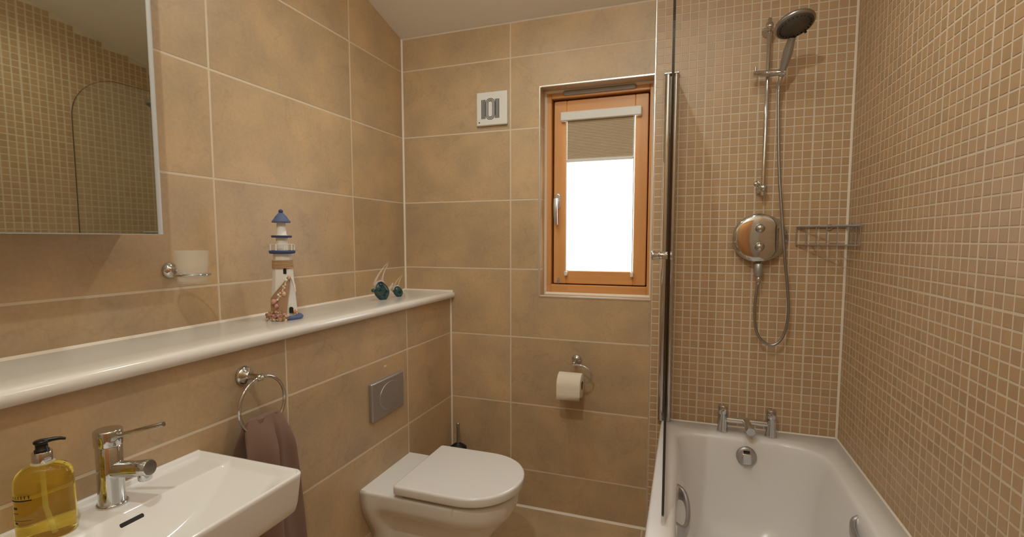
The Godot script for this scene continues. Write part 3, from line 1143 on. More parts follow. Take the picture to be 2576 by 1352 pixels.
func build_bath():
	var zl := 1.68
	var root := thing("bath", "white built-in bath below the mosaic wall", "bath", Vector3(1.485, 0, zl / 2))
	var st := start()
	var rings := []
	var xa := 1.18
	var xb := W
	# corner order in (x, -z): front-left, front-right, back-right, back-left
	var c0 := [0.010, 0.004, 0.004, 0.004]
	rings.append(bath_ring(Vector2(xa + 0.006, -zl + 0.006), Vector2(xb - 0.004, -0.004), c0, BATH - 0.045))
	rings.append(bath_ring(Vector2(xa, -zl), Vector2(xb - 0.0005, -0.0005), c0, BATH - 0.042))
	rings.append(bath_ring(Vector2(xa, -zl), Vector2(xb - 0.0005, -0.0005), c0, BATH - 0.008))
	rings.append(bath_ring(Vector2(xa + 0.0025, -zl + 0.0025), Vector2(xb - 0.0005, -0.0005), c0, BATH - 0.0024))
	rings.append(bath_ring(Vector2(xa + 0.008, -zl + 0.008), Vector2(xb - 0.0005, -0.0005), c0, BATH))
	var inner := [[0.0, 0.0], [0.006, 0.0012], [0.012, 0.005], [0.016, 0.012], [0.020, 0.03]]
	for l in inner:
		var d: float = l[0]
		rings.append(bath_ring(Vector2(1.232 + d, -1.60 + d), Vector2(1.728 - d, -0.096 - d), [0.14, 0.14, 0.15 - d, 0.065], BATH - l[1]))
	for l in [[0.10, 0.028, 0.026, 0.03], [0.20, 0.040, 0.040, 0.055], [0.28, 0.058, 0.062, 0.10], [0.325, 0.080, 0.085, 0.14], [0.352, 0.115, 0.12, 0.19], [0.362, 0.16, 0.16, 0.25]]:
		rings.append(bath_ring(Vector2(1.232 + l[1], -1.60 + l[3] + 0.06), Vector2(1.728 - l[1] - 0.012, -0.096 - l[2]), [0.12, 0.12, 0.12, 0.09], BATH - l[0]))
	loft(st, rings, false, true)
	obj("tub", st, M.acrylic, root)
	st = start()
	box(st, Vector3(xa + 0.008, 0.002, 0.002), Vector3(xa + 0.022, BATH - 0.04, zl - 0.01), 0.002)
	box(st, Vector3(xa + 0.022, 0.002, zl - 0.022), Vector3(W - 0.002, BATH - 0.04, zl - 0.008), 0.002)
	obj("panel", st, M.acrylic, root)
	# overflow with its turning knob on the sloping end
	st = start()
	var at := Vector3(1.4818, 0.421, 0.1235)
	var ax := Vector3(0, 0.16, 1).normalized()
	lathe(st, [[0.0, -0.004], [0.034, -0.004], [0.034, 0.003], [0.030, 0.007], [0.021, 0.008], [0.0, 0.008]], 36, true, at, ax)
	var ov := obj("overflow", st, M.satin, root)
	st = start()
	plate(st, rrect(Vector2(-0.0165, -0.0265), Vector2(0.0165, 0.012), [0.008, 0.008, 0.005, 0.005]), at, Vector3.RIGHT, Vector3(0, 1, -0.16).normalized(), 0.007, 0.020, 0.005)
	obj("overflow_knob", st, M.chrome, ov)
	st = start()
	plate(st, rrect(Vector2(-0.011, 0.0125), Vector2(0.011, 0.0205), [0.003, 0.003, 0.003, 0.003]), at, Vector3.RIGHT, Vector3(0, 1, -0.16).normalized(), 0.0075, 0.009, 0.0)
	obj("overflow_opening", st, M.dark, ov)  # dark plate, coloured for the shade in the opening
	# grab handles on both long sides
	grip(root, Vector3(1.2515, 0.436, 0.0), 0.500, 0.715, 1.0, "grab_handle")
	grip(root, Vector3(1.7095, 0.440, 0.0), 0.528, 0.745, -1.0, "grab_handle", 0.022)

	# bath filler on the back rim
	root = thing("bath_mixer_tap", "chrome two-pillar bath mixer tap on the back rim of the bath", "tap", Vector3(1.4855, BATH, 0.060))
	for x in [1.4040, 1.5668]:
		st = start()
		lathe(st, [[0.0, 0.0], [0.0205, 0.0], [0.0200, 0.004], [0.0185, 0.010], [0.0168, 0.068]], 32, true, Vector3(x, BATH + 0.0003, 0.060))
		var p := obj("pillar", st, M.chrome, root)
		st = start()
		lathe(st, [[0.0158, 0.068], [0.0172, 0.0695], [0.0172, 0.099], [0.0158, 0.101], [0.0, 0.1015]], 32, true, Vector3(x, BATH, 0.060))
		var k := obj("control_knob", st, M.chrome, p)
		k.name = "control_knob"
		st = start()
		tube(st, [Vector3(x, BATH + 0.084, 0.070), Vector3(x + (0.004 if x < 1.48 else -0.004), BATH + 0.086, 0.090)], 0.0038, 12)
		obj("knob_pin", st, M.chrome, p)
	st = start()
	tube(st, [Vector3(1.404, BATH + 0.047, 0.060), Vector3(1.5668, BATH + 0.047, 0.060)], 0.0122, 24)
	obj("bridge", st, M.chrome, root)
	st = start()
	tube(st, [Vector3(1.482, BATH + 0.050, 0.056), Vector3(1.484, BATH + 0.049, 0.075), Vector3(1.489, BATH + 0.044, 0.135), Vector3(1.4905, BATH + 0.0425, 0.152), Vector3(1.4907, BATH + 0.0423, 0.154)], [0.0115, 0.0130, 0.0150, 0.0155, 0.0140], 32)
	obj("spout", st, M.chrome, root)

func grip(root: Node, o: Vector3, z0: float, z1: float, s: float, called: String, bulge := 0.031):
	var st := start()
	var rings := []
	var n := 18
	for i in n + 1:
		var t := i / float(n)
		var a := PI * t
		var z := lerpf(z0, z1, 0.5 - 0.5 * cos(a))
		var out := bulge * pow(sin(a), 0.55)
		var hy := lerpf(0.0235, 0.0115, pow(sin(a), 0.8))
		var ring := PackedVector3Array()
		var tan2 := Vector2(s * bulge * 0.55 * pow(maxf(sin(a), 0.02), -0.45) * cos(a), 0.5 * (z1 - z0) * sin(a) + 0.0005).normalized()
		var nrm := Vector3(tan2.y, 0, -tan2.x)
		for p in rrect(Vector2(-0.0065, -hy), Vector2(0.0065, hy), [0.005, 0.005, 0.005, 0.005], 3):
			ring.append(Vector3(o.x + s * out, o.y - 0.010 * out / bulge, z) + nrm * p.x + Vector3(0, p.y, 0))
		ring.reverse()
		rings.append(ring)
	loft(st, rings)
	var g := obj(called, st, M.satin, root)
	for z in [z0, z1]:
		st = start()
		lathe(st, [[0.0, -0.012], [0.020, -0.012], [0.020, 0.0], [0.017, 0.003], [0.0, 0.0035]], 24, true, Vector3(o.x, o.y, z), Vector3(s, 0, 0))
		obj("handle_socket", st, M.acrylic, g)

# ---------------------------------------------------------------- bath screen
func build_screen():
	var root := thing("bath_screen", "hinged clear glass bath screen seen edge on, chrome wall post", "shower screen", Vector3(1.2, BATH, 0.02))
	var st := start()
	# wall post: two rounded ribs with a groove between, as one extrusion
	var prof := PackedVector2Array()
	for i in 9:
		var a := PI - PI * i / 8
		prof.append(Vector2(1.1775 + 0.0125 * cos(a), 0.013 + 0.016 * sin(a)))
	prof.append(Vector2(1.190, 0.016))
	prof.append(Vector2(1.197, 0.016))
	for i in 9:
		var a := PI - PI * i / 8
		prof.append(Vector2(1.207 + 0.010 * cos(a), 0.013 + 0.016 * sin(a)))
	prof.append(Vector2(1.217, 0.0005))
	prof.append(Vector2(1.165, 0.0005))
	prof.reverse()
	var rings := []
	for y in [BATH + 0.001, 1.832]:
		var ring := PackedVector3Array()
		for p in prof: ring.append(Vector3(p.x, y, p.y))
		ring.reverse()
		rings.append(ring)
	loft(st, rings, true, true, true)
	obj("wall_post", st, M.chrome, root)
	st = start()
	box(st, Vector3(1.163, 1.828, 0.0), Vector3(1.219, 1.834, 0.032), 0.002)
	obj("post_cap", st, M.chrome, root)
	# the pane swings slightly outwards; its top front corner is rounded
	var a0 := Vector3(1.1945, 0, 0.024)
	var a1 := Vector3(1.2196, 0, 0.780)
	var u := (a1 - a0).normalized()
	var l := (a1 - a0).length()
	var poly := rrect(Vector2(0.0, 0.502), Vector2(l, 1.852), [0.002, 0.004, 0.175, 0.002], 14)
	var th := 0.003
	var w := u.cross(Vector3.UP)
	st = start()
	plate(st, inset(poly, 0.0012), a0, u, Vector3.UP, -th, th)
	obj("glass_pane", st, M.screen_glass, root)
	st = start()      # polished edge of the sheet
	var band := []
	for k in 4:
		var ring := PackedVector3Array()
		for p in (poly if k < 2 else inset(poly, 0.0012)): ring.append(a0 + u * p.x + Vector3.UP * p.y + w * ([-th, th, th, -th][k]) * 1.02)
		band.append(ring)
	loft(st, band, false, false, false, true)
	obj("glass_edge", st, M.glass_edge, root)
	st = start()
	box(st, Vector3(a0.x - 0.004, 0.484, 0.03), Vector3(a0.x + 0.004, 0.502, 0.036), 0.001)
	rings = []
	for t in [0.0, 1.0]:
		var p := a0.lerp(a1, t)
		var ring := PackedVector3Array()
		for q in [Vector2(-0.0045, 0.510), Vector2(-0.0045, 0.486), Vector2(-0.001, 0.4815), Vector2(0.001, 0.4815), Vector2(0.0045, 0.486), Vector2(0.0045, 0.510)]: ring.append(p + w * -q.x + Vector3(0, q.y, 0))
		rings.append(ring)
	loft(st, rings, true, true, false)
	obj("bottom_seal", st, M.clear, root)
	# knob through the glass
	st = start()
	var k0 := Vector3(1.2170, 1.1613, 0.70)
	lathe(st, [[0.0, -0.008], [0.0115, -0.008], [0.0115, -0.003], [0.0095, -0.002], [0.0095, 0.034], [0.0120, 0.036], [0.0120, 0.041], [0.0105, 0.043], [0.0, 0.0435]], 28, true, k0, Vector3.LEFT)
	obj("knob", st, M.chrome, root)

# ---------------------------------------------------------------- shower
func build_shower():
	var st: SurfaceTool
	var root := thing("shower_rail", "chrome shower riser rail with a sliding bracket on the mosaic wall", "shower rail", Vector3(1.51, 1.36, 0.0))
	st = start()
	tube(st, [Vector3(1.5125, 1.3600, 0.050), Vector3(1.5145, 1.972, 0.050), Vector3(1.5145, 1.975, 0.050)], [0.0072, 0.0072, 0.005], 20)
	obj("rail", st, M.chrome, root)
	for y in [1.9450, 1.3870]:
		var x := lerpf(1.5125, 1.5145, (y - 1.36) / 0.612)
		st = start()
		lathe(st, [[0.0, 0.001], [0.019, 0.001], [0.019, 0.005], [0.0125, 0.010], [0.0115, 0.045], [0.0125, 0.060], [0.0105, 0.066], [0.0, 0.067]], 28, true, Vector3(x, y, 0.0), Vector3.BACK)
		if y > 1.9: lathe(st, [[0.010, -0.015], [0.0125, -0.012], [0.0125, 0.012], [0.010, 0.015]], 24, true, Vector3(x, y, 0.050))
		obj("wall_bracket", st, M.chrome, root)
	st = start()      # small stop knob beside the lower bracket
	tube(st, [Vector3(1.505, 1.383, 0.052), Vector3(1.493, 1.399, 0.055)], 0.0035, 10)
	lathe(st, [[0.0, -0.003], [0.010, -0.003], [0.010, 0.003], [0.0, 0.003]], 20, true, Vector3(1.491, 1.402, 0.055), Vector3(0.2, 0, 1))
	obj("stop_knob", st, M.chrome, root)
	st = start()
	tube(st, [Vector3(1.4680, 1.7880, 0.055), Vector3(1.470, 1.7878, 0.055), Vector3(1.564, 1.7768, 0.077), Vector3(1.567, 1.7765, 0.0775)], [0.0085, 0.0105, 0.0115, 0.0100], 24)
	var sl := obj("slider", st, M.chrome, root)
	st = start()
	tube(st, [Vector3(1.4745, 1.789, 0.055), Vector3(1.4735, 1.812, 0.055)], 0.0035, 10)
	obj("slider_lever", st, M.chrome, sl)

	root = thing("hand_shower", "round chrome hand shower head resting in the riser rail bracket", "shower head", Vector3(1.5575, 1.777, 0.078))
	st = start()
	var path := [Vector3(1.5545, 1.765, 0.072), Vector3(1.5560, 1.785, 0.080), Vector3(1.5600, 1.808, 0.097), Vector3(1.5640, 1.832, 0.116), Vector3(1.5672, 1.853, 0.135), Vector3(1.5695, 1.868, 0.150)]
	tube(st, path, [0.0085, 0.0105, 0.0145, 0.0155, 0.0125, 0.012], 24)
	obj("handle", st, M.satin, root)
	st = start()
	var hc := Vector3(1.5663, 1.8868, 0.2000)
	var hn := Vector3(0.20, -0.93, 0.31).normalized()
	lathe(st, [[0.012, -0.026], [0.030, -0.022], [0.048, -0.014], [0.0575, -0.006], [0.0600, 0.0], [0.0585, 0.005], [0.054, 0.007]], 48, true, hc, hn)
	var head := obj("head", st, M.brushed, root)
	st = start()
	lathe(st, [[0.054, 0.0065], [0.0535, 0.0085], [0.036, 0.0095], [0.035, 0.0115], [0.0, 0.013]], 48, true, hc, hn, false)
	obj("spray_face", st, M.face, head)
	st = start()
	var bb := basis_to(hn)
	for i in 24:
		var a := TAU * i / 24
		var p := hc + bb * Vector3(0.045 * cos(a), 0.009, -0.045 * sin(a))
		lathe(st, [[0.0024, 0.0], [0.0018, 0.003]], 6, true, p, hn)
	obj("nozzles", st, M.dark, head)
	st = start()
	var ed := (Vector3(0.62, 0, -0.78) - hn * hn.dot(Vector3(0.62, 0, -0.78))).normalized()
	tube(st, [hc + ed * 0.054 + hn * 0.002, hc + ed * 0.0595 + hn * 0.010], 0.004, 8)
	obj("spray_lever", st, M.dark, head)

	root = thing("shower_hose", "ribbed chrome shower hose hanging in a loop below the thermostatic valve", "hose", Vector3(1.5065, 1.03, 0.05))
	st = start()
	var cv := Curve3D.new()
	var pts := [Vector3(1.5545, 1.764, 0.072), Vector3(1.5485, 1.720, 0.064), Vector3(1.5530, 1.600, 0.060), Vector3(1.5604, 1.4445, 0.062), Vector3(1.5730, 1.290, 0.070), Vector3(1.5866, 1.1364, 0.078), Vector3(1.6000, 1.040, 0.066), Vector3(1.6085, 0.952, 0.055), Vector3(1.6035, 0.8800, 0.050), Vector3(1.5850, 0.835, 0.050), Vector3(1.5590, 0.8185, 0.050), Vector3(1.5300, 0.832, 0.050), Vector3(1.5085, 0.8690, 0.050), Vector3(1.5000, 0.9350, 0.050), Vector3(1.5025, 1.000, 0.050), Vector3(1.5080, 1.048, 0.050)]
	for i in pts.size():
		var t: Vector3 = (pts[mini(i + 1, pts.size() - 1)] - pts[maxi(i - 1, 0)]) / 6.0
		cv.add_point(pts[i], -t, t)
	var len := cv.get_baked_length()
	var n := int(len / 0.0023)
	var hp := []
	var hr := []
	for i in n + 1:
		hp.append(cv.sample_baked(len * i / n, true))
		hr.append(0.0044 if i % 2 == 0 else 0.0054)
	tube(st, hp, hr, 10)
	obj("ribbed_hose", st, M.brushed, root)
	st = start()
	lathe(st, [[0.0065, 0.0], [0.0085, 0.004], [0.0085, 0.022], [0.0065, 0.026]], 20, true, Vector3(1.5080, 1.040, 0.050), Vector3(0.05, 1, 0))
	obj("lower_nut", st, M.chrome, root)
	st = start()
	lathe(st, [[0.0058, 0.0], [0.0075, 0.003], [0.0075, 0.030], [0.0065, 0.034]], 20, true, Vector3(1.5485, 1.735, 0.064), Vector3(0.13, 1, 0.2))
	obj("upper_nut", st, M.chrome, root)

	root = thing("shower_valve", "round polished chrome thermostatic shower valve with two buttons", "shower valve", Vector3(1.506, 1.2075, 0.0))
	st = start()
	lathe(st, [[0.0, 0.001], [0.086, 0.001], [0.086, 0.008], [0.083, 0.012], [0.06, 0.015]], 56, true, Vector3(1.5205, 1.2075, 0.0), Vector3.BACK)
	obj("back_plate", st, M.chrome, root)
	st = start()
	var rings := []
	for l in [[0.015, 1.0], [0.036, 1.0], [0.0415, 0.985], [0.0455, 0.94], [0.0480, 0.85], [0.0502, 0.62], [0.0512, 0.32], [0.0515, 0.03]]:
		var ring := PackedVector3Array()
		for j in 64:
			var a := TAU * j / 64
			var p := Vector2(0.0855 * cos(a), 0.0885 * sin(a))
			p.x = minf(p.x, 0.068)
			ring.append(Vector3(1.5045 + p.x * l[1], 1.2085 + p.y * l[1], l[0]))
		rings.append(ring)
	loft(st, rings)
	obj("cover", st, M.chrome, root)
	for y in [1.2430, 1.1760]:
		st = start()
		lathe(st, [[0.0, -0.004], [0.0165, -0.004], [0.0165, 0.003], [0.0145, 0.010], [0.010, 0.0145], [0.0, 0.016]], 32, true, Vector3(1.5085, y, 0.049), Vector3.BACK)
		obj("button", st, M.chrome, root)
	st = start()
	lathe(st, [[0.0135, 0.0], [0.0150, 0.004], [0.0150, 0.040], [0.012, 0.046]], 28, true, Vector3(1.5095, 1.068, 0.036), Vector3(0, 1, 0))
	obj("hose_outlet", st, M.satin, root)

	# wire soap basket across the corner
	root = thing("soap_basket", "triangular chrome wire soap basket in the mosaic corner beside the shower valve", "soap basket", Vector3(1.74, 1.19, 0.07))
	var yt := 1.2475
	var yb := 1.1830
	var A := Vector3(1.632, 0, 0.007)
	var B := Vector3(W - 0.007, 0, 0.163)
	var C := Vector3(W - 0.007, 0, 0.007)
	var up := Vector3.UP
	st = start()
	for s in [[A, B], [B, C], [C, A]]: tube(st, [s[0] + up * yt, s[1] + up * yt], 0.0034, 10)
	obj("top_rail", st, M.satin, root)
	st = start()
	for s in [[A, B], [B, C], [C, A]]: tube(st, [s[0] + up * yb, s[1] + up * yb], 0.0022, 8)
	obj("bottom_rail", st, M.satin, root)
	var posts := []
	for i in 7: posts.append(A.lerp(B, i / 6.0))
	for i in range(1, 4): posts.append(B.lerp(C, i / 4.0))
	for p in posts:
		st = start()
		tube(st, [p + up * yb, p + up * yt], 0.0017, 8)
		obj("wire", st, M.satin, root)
	for i in range(1, 6):
		var p := A.lerp(B, i / 6.0)
		st = start()
		tube(st, [p + up * yb, Vector3(p.x, yb, 0.007)], 0.0017, 8)
		obj("base_wire", st, M.satin, root)
	st = start()
	lathe(st, [[0.0, 0.0], [0.011, 0.0], [0.011, 0.004], [0.006, 0.008]], 20, true, Vector3(W - 0.0005, yt - 0.002, 0.050), Vector3.LEFT)
	obj("mount", st, M.chrome, root)
	st = start()
	lathe(st, [[0.0, 0.0], [0.011, 0.0], [0.011, 0.004], [0.006, 0.008]], 20, true, Vector3(1.735, yt - 0.002, 0.0005), Vector3.BACK)
	obj("mount", st, M.chrome, root)

# ---------------------------------------------------------------- small fittings
func dome_mount(st: SurfaceTool, at: Vector3, axis: Vector3, r: float, reach: float):
	lathe(st, [[0.0, 0.0005], [r, 0.0005], [r * 1.02, r * 0.12], [r * 0.94, r * 0.32], [r * 0.74, r * 0.52], [r * 0.42, r * 0.68], [r * 0.30, r * 0.95], [r * 0.30, reach]], 32, true, at, axis)

func ring_path(c: Vector3, u: Vector3, v: Vector3, r: float, n := 48) -> Array:
	var out := []
	for i in n: out.append(c + (u * cos(TAU * i / n) + v * sin(TAU * i / n)) * r)
	return out

func build_small_fittings():
	var st: SurfaceTool
	# extractor fan
	var root := thing("extractor_fan", "square white extractor fan cover with dark slots on the window wall", "extractor fan", Vector3(0.451, 1.70, 0.0))
	st = start()
	plate(st, rrect(Vector2(0.3800, 1.6985), Vector2(0.5220, 1.8400), [0.004, 0.004, 0.004, 0.004], 4), Vector3.ZERO, Vector3.RIGHT, Vector3.UP, 0.0005, 0.014, 0.004)
	var cover := obj("cover", st, M.plastic, root)
	var slot := func(lo: Vector2, hi: Vector2):
		st = start()
		plate(st, rrect(lo, hi, [0.0012, 0.0012, 0.0012, 0.0012], 2), Vector3.ZERO, Vector3.RIGHT, Vector3.UP, 0.012, 0.0144)
		obj("slot", st, M.dark, cover)  # dark inlay, its colour standing for the shade inside a slot
	for i in 4:
		for s in [0.4035, 0.4675]:
			var x: float = s + 0.0052 * i
			slot.call(Vector2(x, 1.7265), Vector2(x + 0.0033, 1.8085))
	for i in 3:
		var r0 := 0.0088 + 0.0052 * i
		st = start()
		var outer := rrect(Vector2(0.4452 - r0 - 0.0017, 1.7675 - 0.0245 - r0), Vector2(0.4452 + r0 + 0.0017, 1.7675 + 0.0245 + r0), [r0, r0, r0, r0], 8)
		var path := []
		for p in outer: path.append(Vector3(p.x, p.y, 0.0140))
		tube(st, path, 0.0014, 6, false, true)
		obj("slot", st, M.dark, cover)  # dark loop coloured for the shade in the ring slots
	st = start()
	lathe(st, [[0.0, 0.0], [0.0032, 0.0], [0.0032, 0.0012], [0.0, 0.0014]], 14, true, Vector3(0.3935, 1.7125, 0.0136), Vector3.BACK)
	obj("indicator_lens", st, mat(Color(0.45, 0.2, 0.16), 0.3), root)

	# flush plate
	root = thing("flush_plate", "grey satin flush plate with a round button above the toilet", "flush plate", Vector3(D, 0.637, 0.531))
	st = start()
	var poly := rrect(Vector2(-0.6310, 0.5685), Vector2(-0.4285, 0.7055), [0.006, 0.006, 0.006, 0.006], 4)
	var o := Vector3(D, 0, 0)
	plate(st, poly, o, Vector3(0, 0, -1), Vector3.UP, 0.0003, 0.014, 0.006, 5)
	var fp := obj("plate", st, M.satin, root)
	st = start()
	var rings := []
	for l in [[1.0, 0.0135], [1.0, 0.0145], [0.975, 0.0160], [0.945, 0.0150], [0.93, 0.0150], [0.6, 0.0160], [0.2, 0.0166]]:
		var ring := PackedVector3Array()
		for j in 48:
			var a := TAU * j / 48
			ring.append(Vector3(D + l[1], 0.6375 + 0.0515 * sin(a) * l[0], 0.5215 - 0.066 * cos(a) * l[0]))
		rings.append(ring)
	loft(st, rings, false, true)
	obj("button", st, M.satin, fp)
	st = start()
	plate(st, rrect(Vector2(-0.5385, 0.7425), Vector2(-0.5235, 0.7480), [0.002, 0.002, 0.002, 0.002], 3), o, Vector3(0, 0, -1), Vector3.UP, 0.0002, 0.0012)
	var chip := obj("sticker", st, M.silicone)
	T = Transform3D.IDENTITY
	chip.position = Vector3(D, 0.637, 0.531)
	meta(chip, "tiny pale sticker on the tile just above the flush plate", "sticker")

	# towel ring and towel
	var rc := Vector3(0.2885, 0.800, 1.1235)
	root = thing("towel_ring", "chrome towel ring on the tiled boxing beside the washbasin", "towel ring", Vector3(D, 0.868, 1.131))
	st = start()
	dome_mount(st, Vector3(D, 0.869, 1.1305), Vector3(1, -0.0, -0.02), 0.0245, 0.050)
	lathe(st, [[0.0, -0.009], [0.0065, -0.009], [0.0080, -0.006], [0.0080, 0.006], [0.0065, 0.009], [0.0, 0.009]], 20, true, Vector3(0.2885, 0.868, 1.1290), Vector3(0, 0, 1))
	lathe(st, [[0.0, -0.004], [0.0055, -0.002], [0.006, 0.0], [0.0055, 0.003], [0.0, 0.005]], 16, true, Vector3(0.2945, 0.868, 1.1285), Vector3(1, 0, 0))
	obj("mount", st, M.chrome, root)
	st = start()
	tube(st, ring_path(rc, Vector3(0, 0, 1), Vector3.UP, 0.0685, 64), 0.0042, 14, false, true)
	obj("ring", st, M.chrome, root)
	build_towel()

	# tumbler holder and tumbler
	root = thing("tumbler_holder", "chrome tumbler holder with a domed mount below the mirror cabinet", "holder", Vector3(0, 1.124, 1.130))
	st = start()
	dome_mount(st, Vector3(0.0, 1.1235, 1.1305), Vector3.RIGHT, 0.0205, 0.026)
	tube(st, [Vector3(0.024, 1.1225, 1.1300), Vector3(0.030, 1.1165, 1.1295), Vector3(0.0405, 1.1145, 1.129)], [0.0055, 0.0045, 0.0035], 12)
	obj("mount", st, M.chrome, root)
	st = start()
	var gc := Vector3(0.0775, 1.1145, 1.1275)
	tube(st, ring_path(gc, Vector3.RIGHT, Vector3(0, 0, -1), 0.0385, 48), 0.0032, 12, false, true)
	obj("ring", st, M.chrome, root)
	root = thing("tumbler", "frosted glass tumbler standing in the chrome holder", "tumbler", Vector3(0.0775, 1.0925, 1.1275))
	T = Transform3D.IDENTITY
	st = start()
	lathe(st, [[0.0, 0.0], [0.031, 0.0], [0.0325, 0.003], [0.0342, 0.025], [0.0375, 0.083], [0.0368, 0.0838], [0.0358, 0.083], [0.0325, 0.025], [0.0290, 0.006], [0.0, 0.006]], 40, true, Vector3.ZERO, Vector3.UP, false)
	obj("glass", st, M.frosted, root)

	# paper holder and roll
	root = thing("toilet_roll_holder", "chrome hooked toilet roll holder on the window wall", "roll holder", Vector3(0.831, 0.695, 0))
	st = start()
	dome_mount(st, Vector3(0.831, 0.695, 0.0), Vector3.BACK, 0.021, 0.050)
	lathe(st, [[0.0, -0.008], [0.006, -0.007], [0.0075, 0.0], [0.006, 0.007], [0.0, 0.008]], 18, true, Vector3(0.831, 0.690, 0.056), Vector3(0.2, 1, 0))
	obj("mount", st, M.chrome, root)
	st = start()
	var hook := [Vector3(0.828, 0.686, 0.058), Vector3(0.850, 0.687, 0.060), Vector3(0.875, 0.684, 0.062), Vector3(0.895, 0.672, 0.063), Vector3(0.9055, 0.654, 0.063), Vector3(0.9065, 0.636, 0.063), Vector3(0.898, 0.621, 0.063), Vector3(0.882, 0.613, 0.063), Vector3(0.862, 0.610, 0.063), Vector3(0.757, 0.610, 0.063)]
	tube(st, hook, 0.0040, 12)
	obj("hook", st, M.chrome, root)
	root = thing("toilet_roll", "white toilet roll hanging on the chrome hook below the window", "toilet roll", Vector3(0.820, 0.603, 0.068))
	st = start()
	var c := Vector3(0.7720, 0.6035, 0.066)
	lathe(st, [[0.0185, 0.0], [0.049, 0.0], [0.0500, 0.0012], [0.0500, 0.0948], [0.049, 0.096], [0.0185, 0.096]], 48, true, c, Vector3.RIGHT, false)
	obj("paper", st, M.paper, root)
	st = start()
	lathe(st, [[0.0186, 0.0], [0.0186, 0.096], [0.0176, 0.096], [0.0176, 0.0]], 32, true, c, Vector3.RIGHT, false)
	obj("cardboard_core", st, M.card, root)
	st = start()
	rings = []
	var sheet := PackedVector2Array()
	for i in 9:
		var a := PI / 2 - PI / 2 * i / 8
		sheet.append(Vector2(c.z + 0.0508 * cos(a), c.y + 0.0508 * sin(a)))
	sheet.append(Vector2(c.z + 0.0515, c.y - 0.030))
	sheet.append(Vector2(c.z + 0.0505, c.y - 0.0520))
	for x in [c.x, c.x + 0.096]:
		var ring := PackedVector3Array()
		for p in sheet: ring.append(Vector3(x, p.y, p.x))
		for i in range(sheet.size() - 1, -1, -1): ring.append(Vector3(x, sheet[i].y, sheet[i].x - 0.0006))
		rings.append(ring)
	rings.reverse()
	loft(st, rings, false, false, true)
	obj("loose_sheet", st, M.paper, root)

func build_towel():
	var root := thing("hand_towel", "mauve brown terry hand towel hanging through the chrome ring", "towel", Vector3(0.285, 0.33, 1.12))
	# front and back fall, joined over the ring
	for side in [1, 0]:
		var st := start()
		var rings := []
		var n := 26
		for i in n + 1:
			var t := i / float(n)
			var y := lerpf(0.772, 0.335, t)
			var zc := lerpf(1.1195, 1.118, t)
			var hw := lerpf(0.050, 0.103, pow(t, 0.62))
			if i == 0: hw *= 0.86
			zc += lerpf(0.0, -0.004, t)
			var xc := lerpf(0.286, 0.306, smoothstep(0.0, 0.22, t)) if side == 1 else lerpf(0.286, 0.2625, smoothstep(0.0, 0.22, t))
			var hx := lerpf(0.021, 0.014, smoothstep(0.0, 0.3, t))
			if i == 0: hx *= 0.45
			if i == 1: hx *= 0.8
			if side == 0:
				hw *= 1.06
				zc += 0.006
				y = lerpf(0.770, 0.36, t)
				hx = minf(hx, 0.0125)
			var ring := PackedVector3Array()
			var m := 72
			for j in m:
				var a := TAU * j / m
				var fold := 0.0
				var wv := cos(a)          # -1 .. 1 across the towel
				if side == 1: fold = 0.0085 * sin(wv * 5.2 + 0.7 + 0.8 * t) * smoothstep(0.02, 0.25, t) + 0.013 * exp(-pow((wv + 0.20) / 0.075, 2.0)) * -1.0 * smoothstep(0.0, 0.15, t)
				else: fold = 0.004 * sin(wv * 6.0)
				var dip := 0.0
				if side == 1: dip = -0.003 * exp(-pow((wv - 0.35) / 0.22, 2.0)) * (1.0 - smoothstep(0.0, 0.12, t))
				ring.append(Vector3(xc + hx * sin(a) + (fold if sin(a) > -0.2 else fold * 0.5), y + dip, zc + hw * wv))
			rings.append(ring)
		rings.reverse()
		loft(st, rings)
		obj("front_fall" if side == 1 else "back_fall", st, M.towel, root)

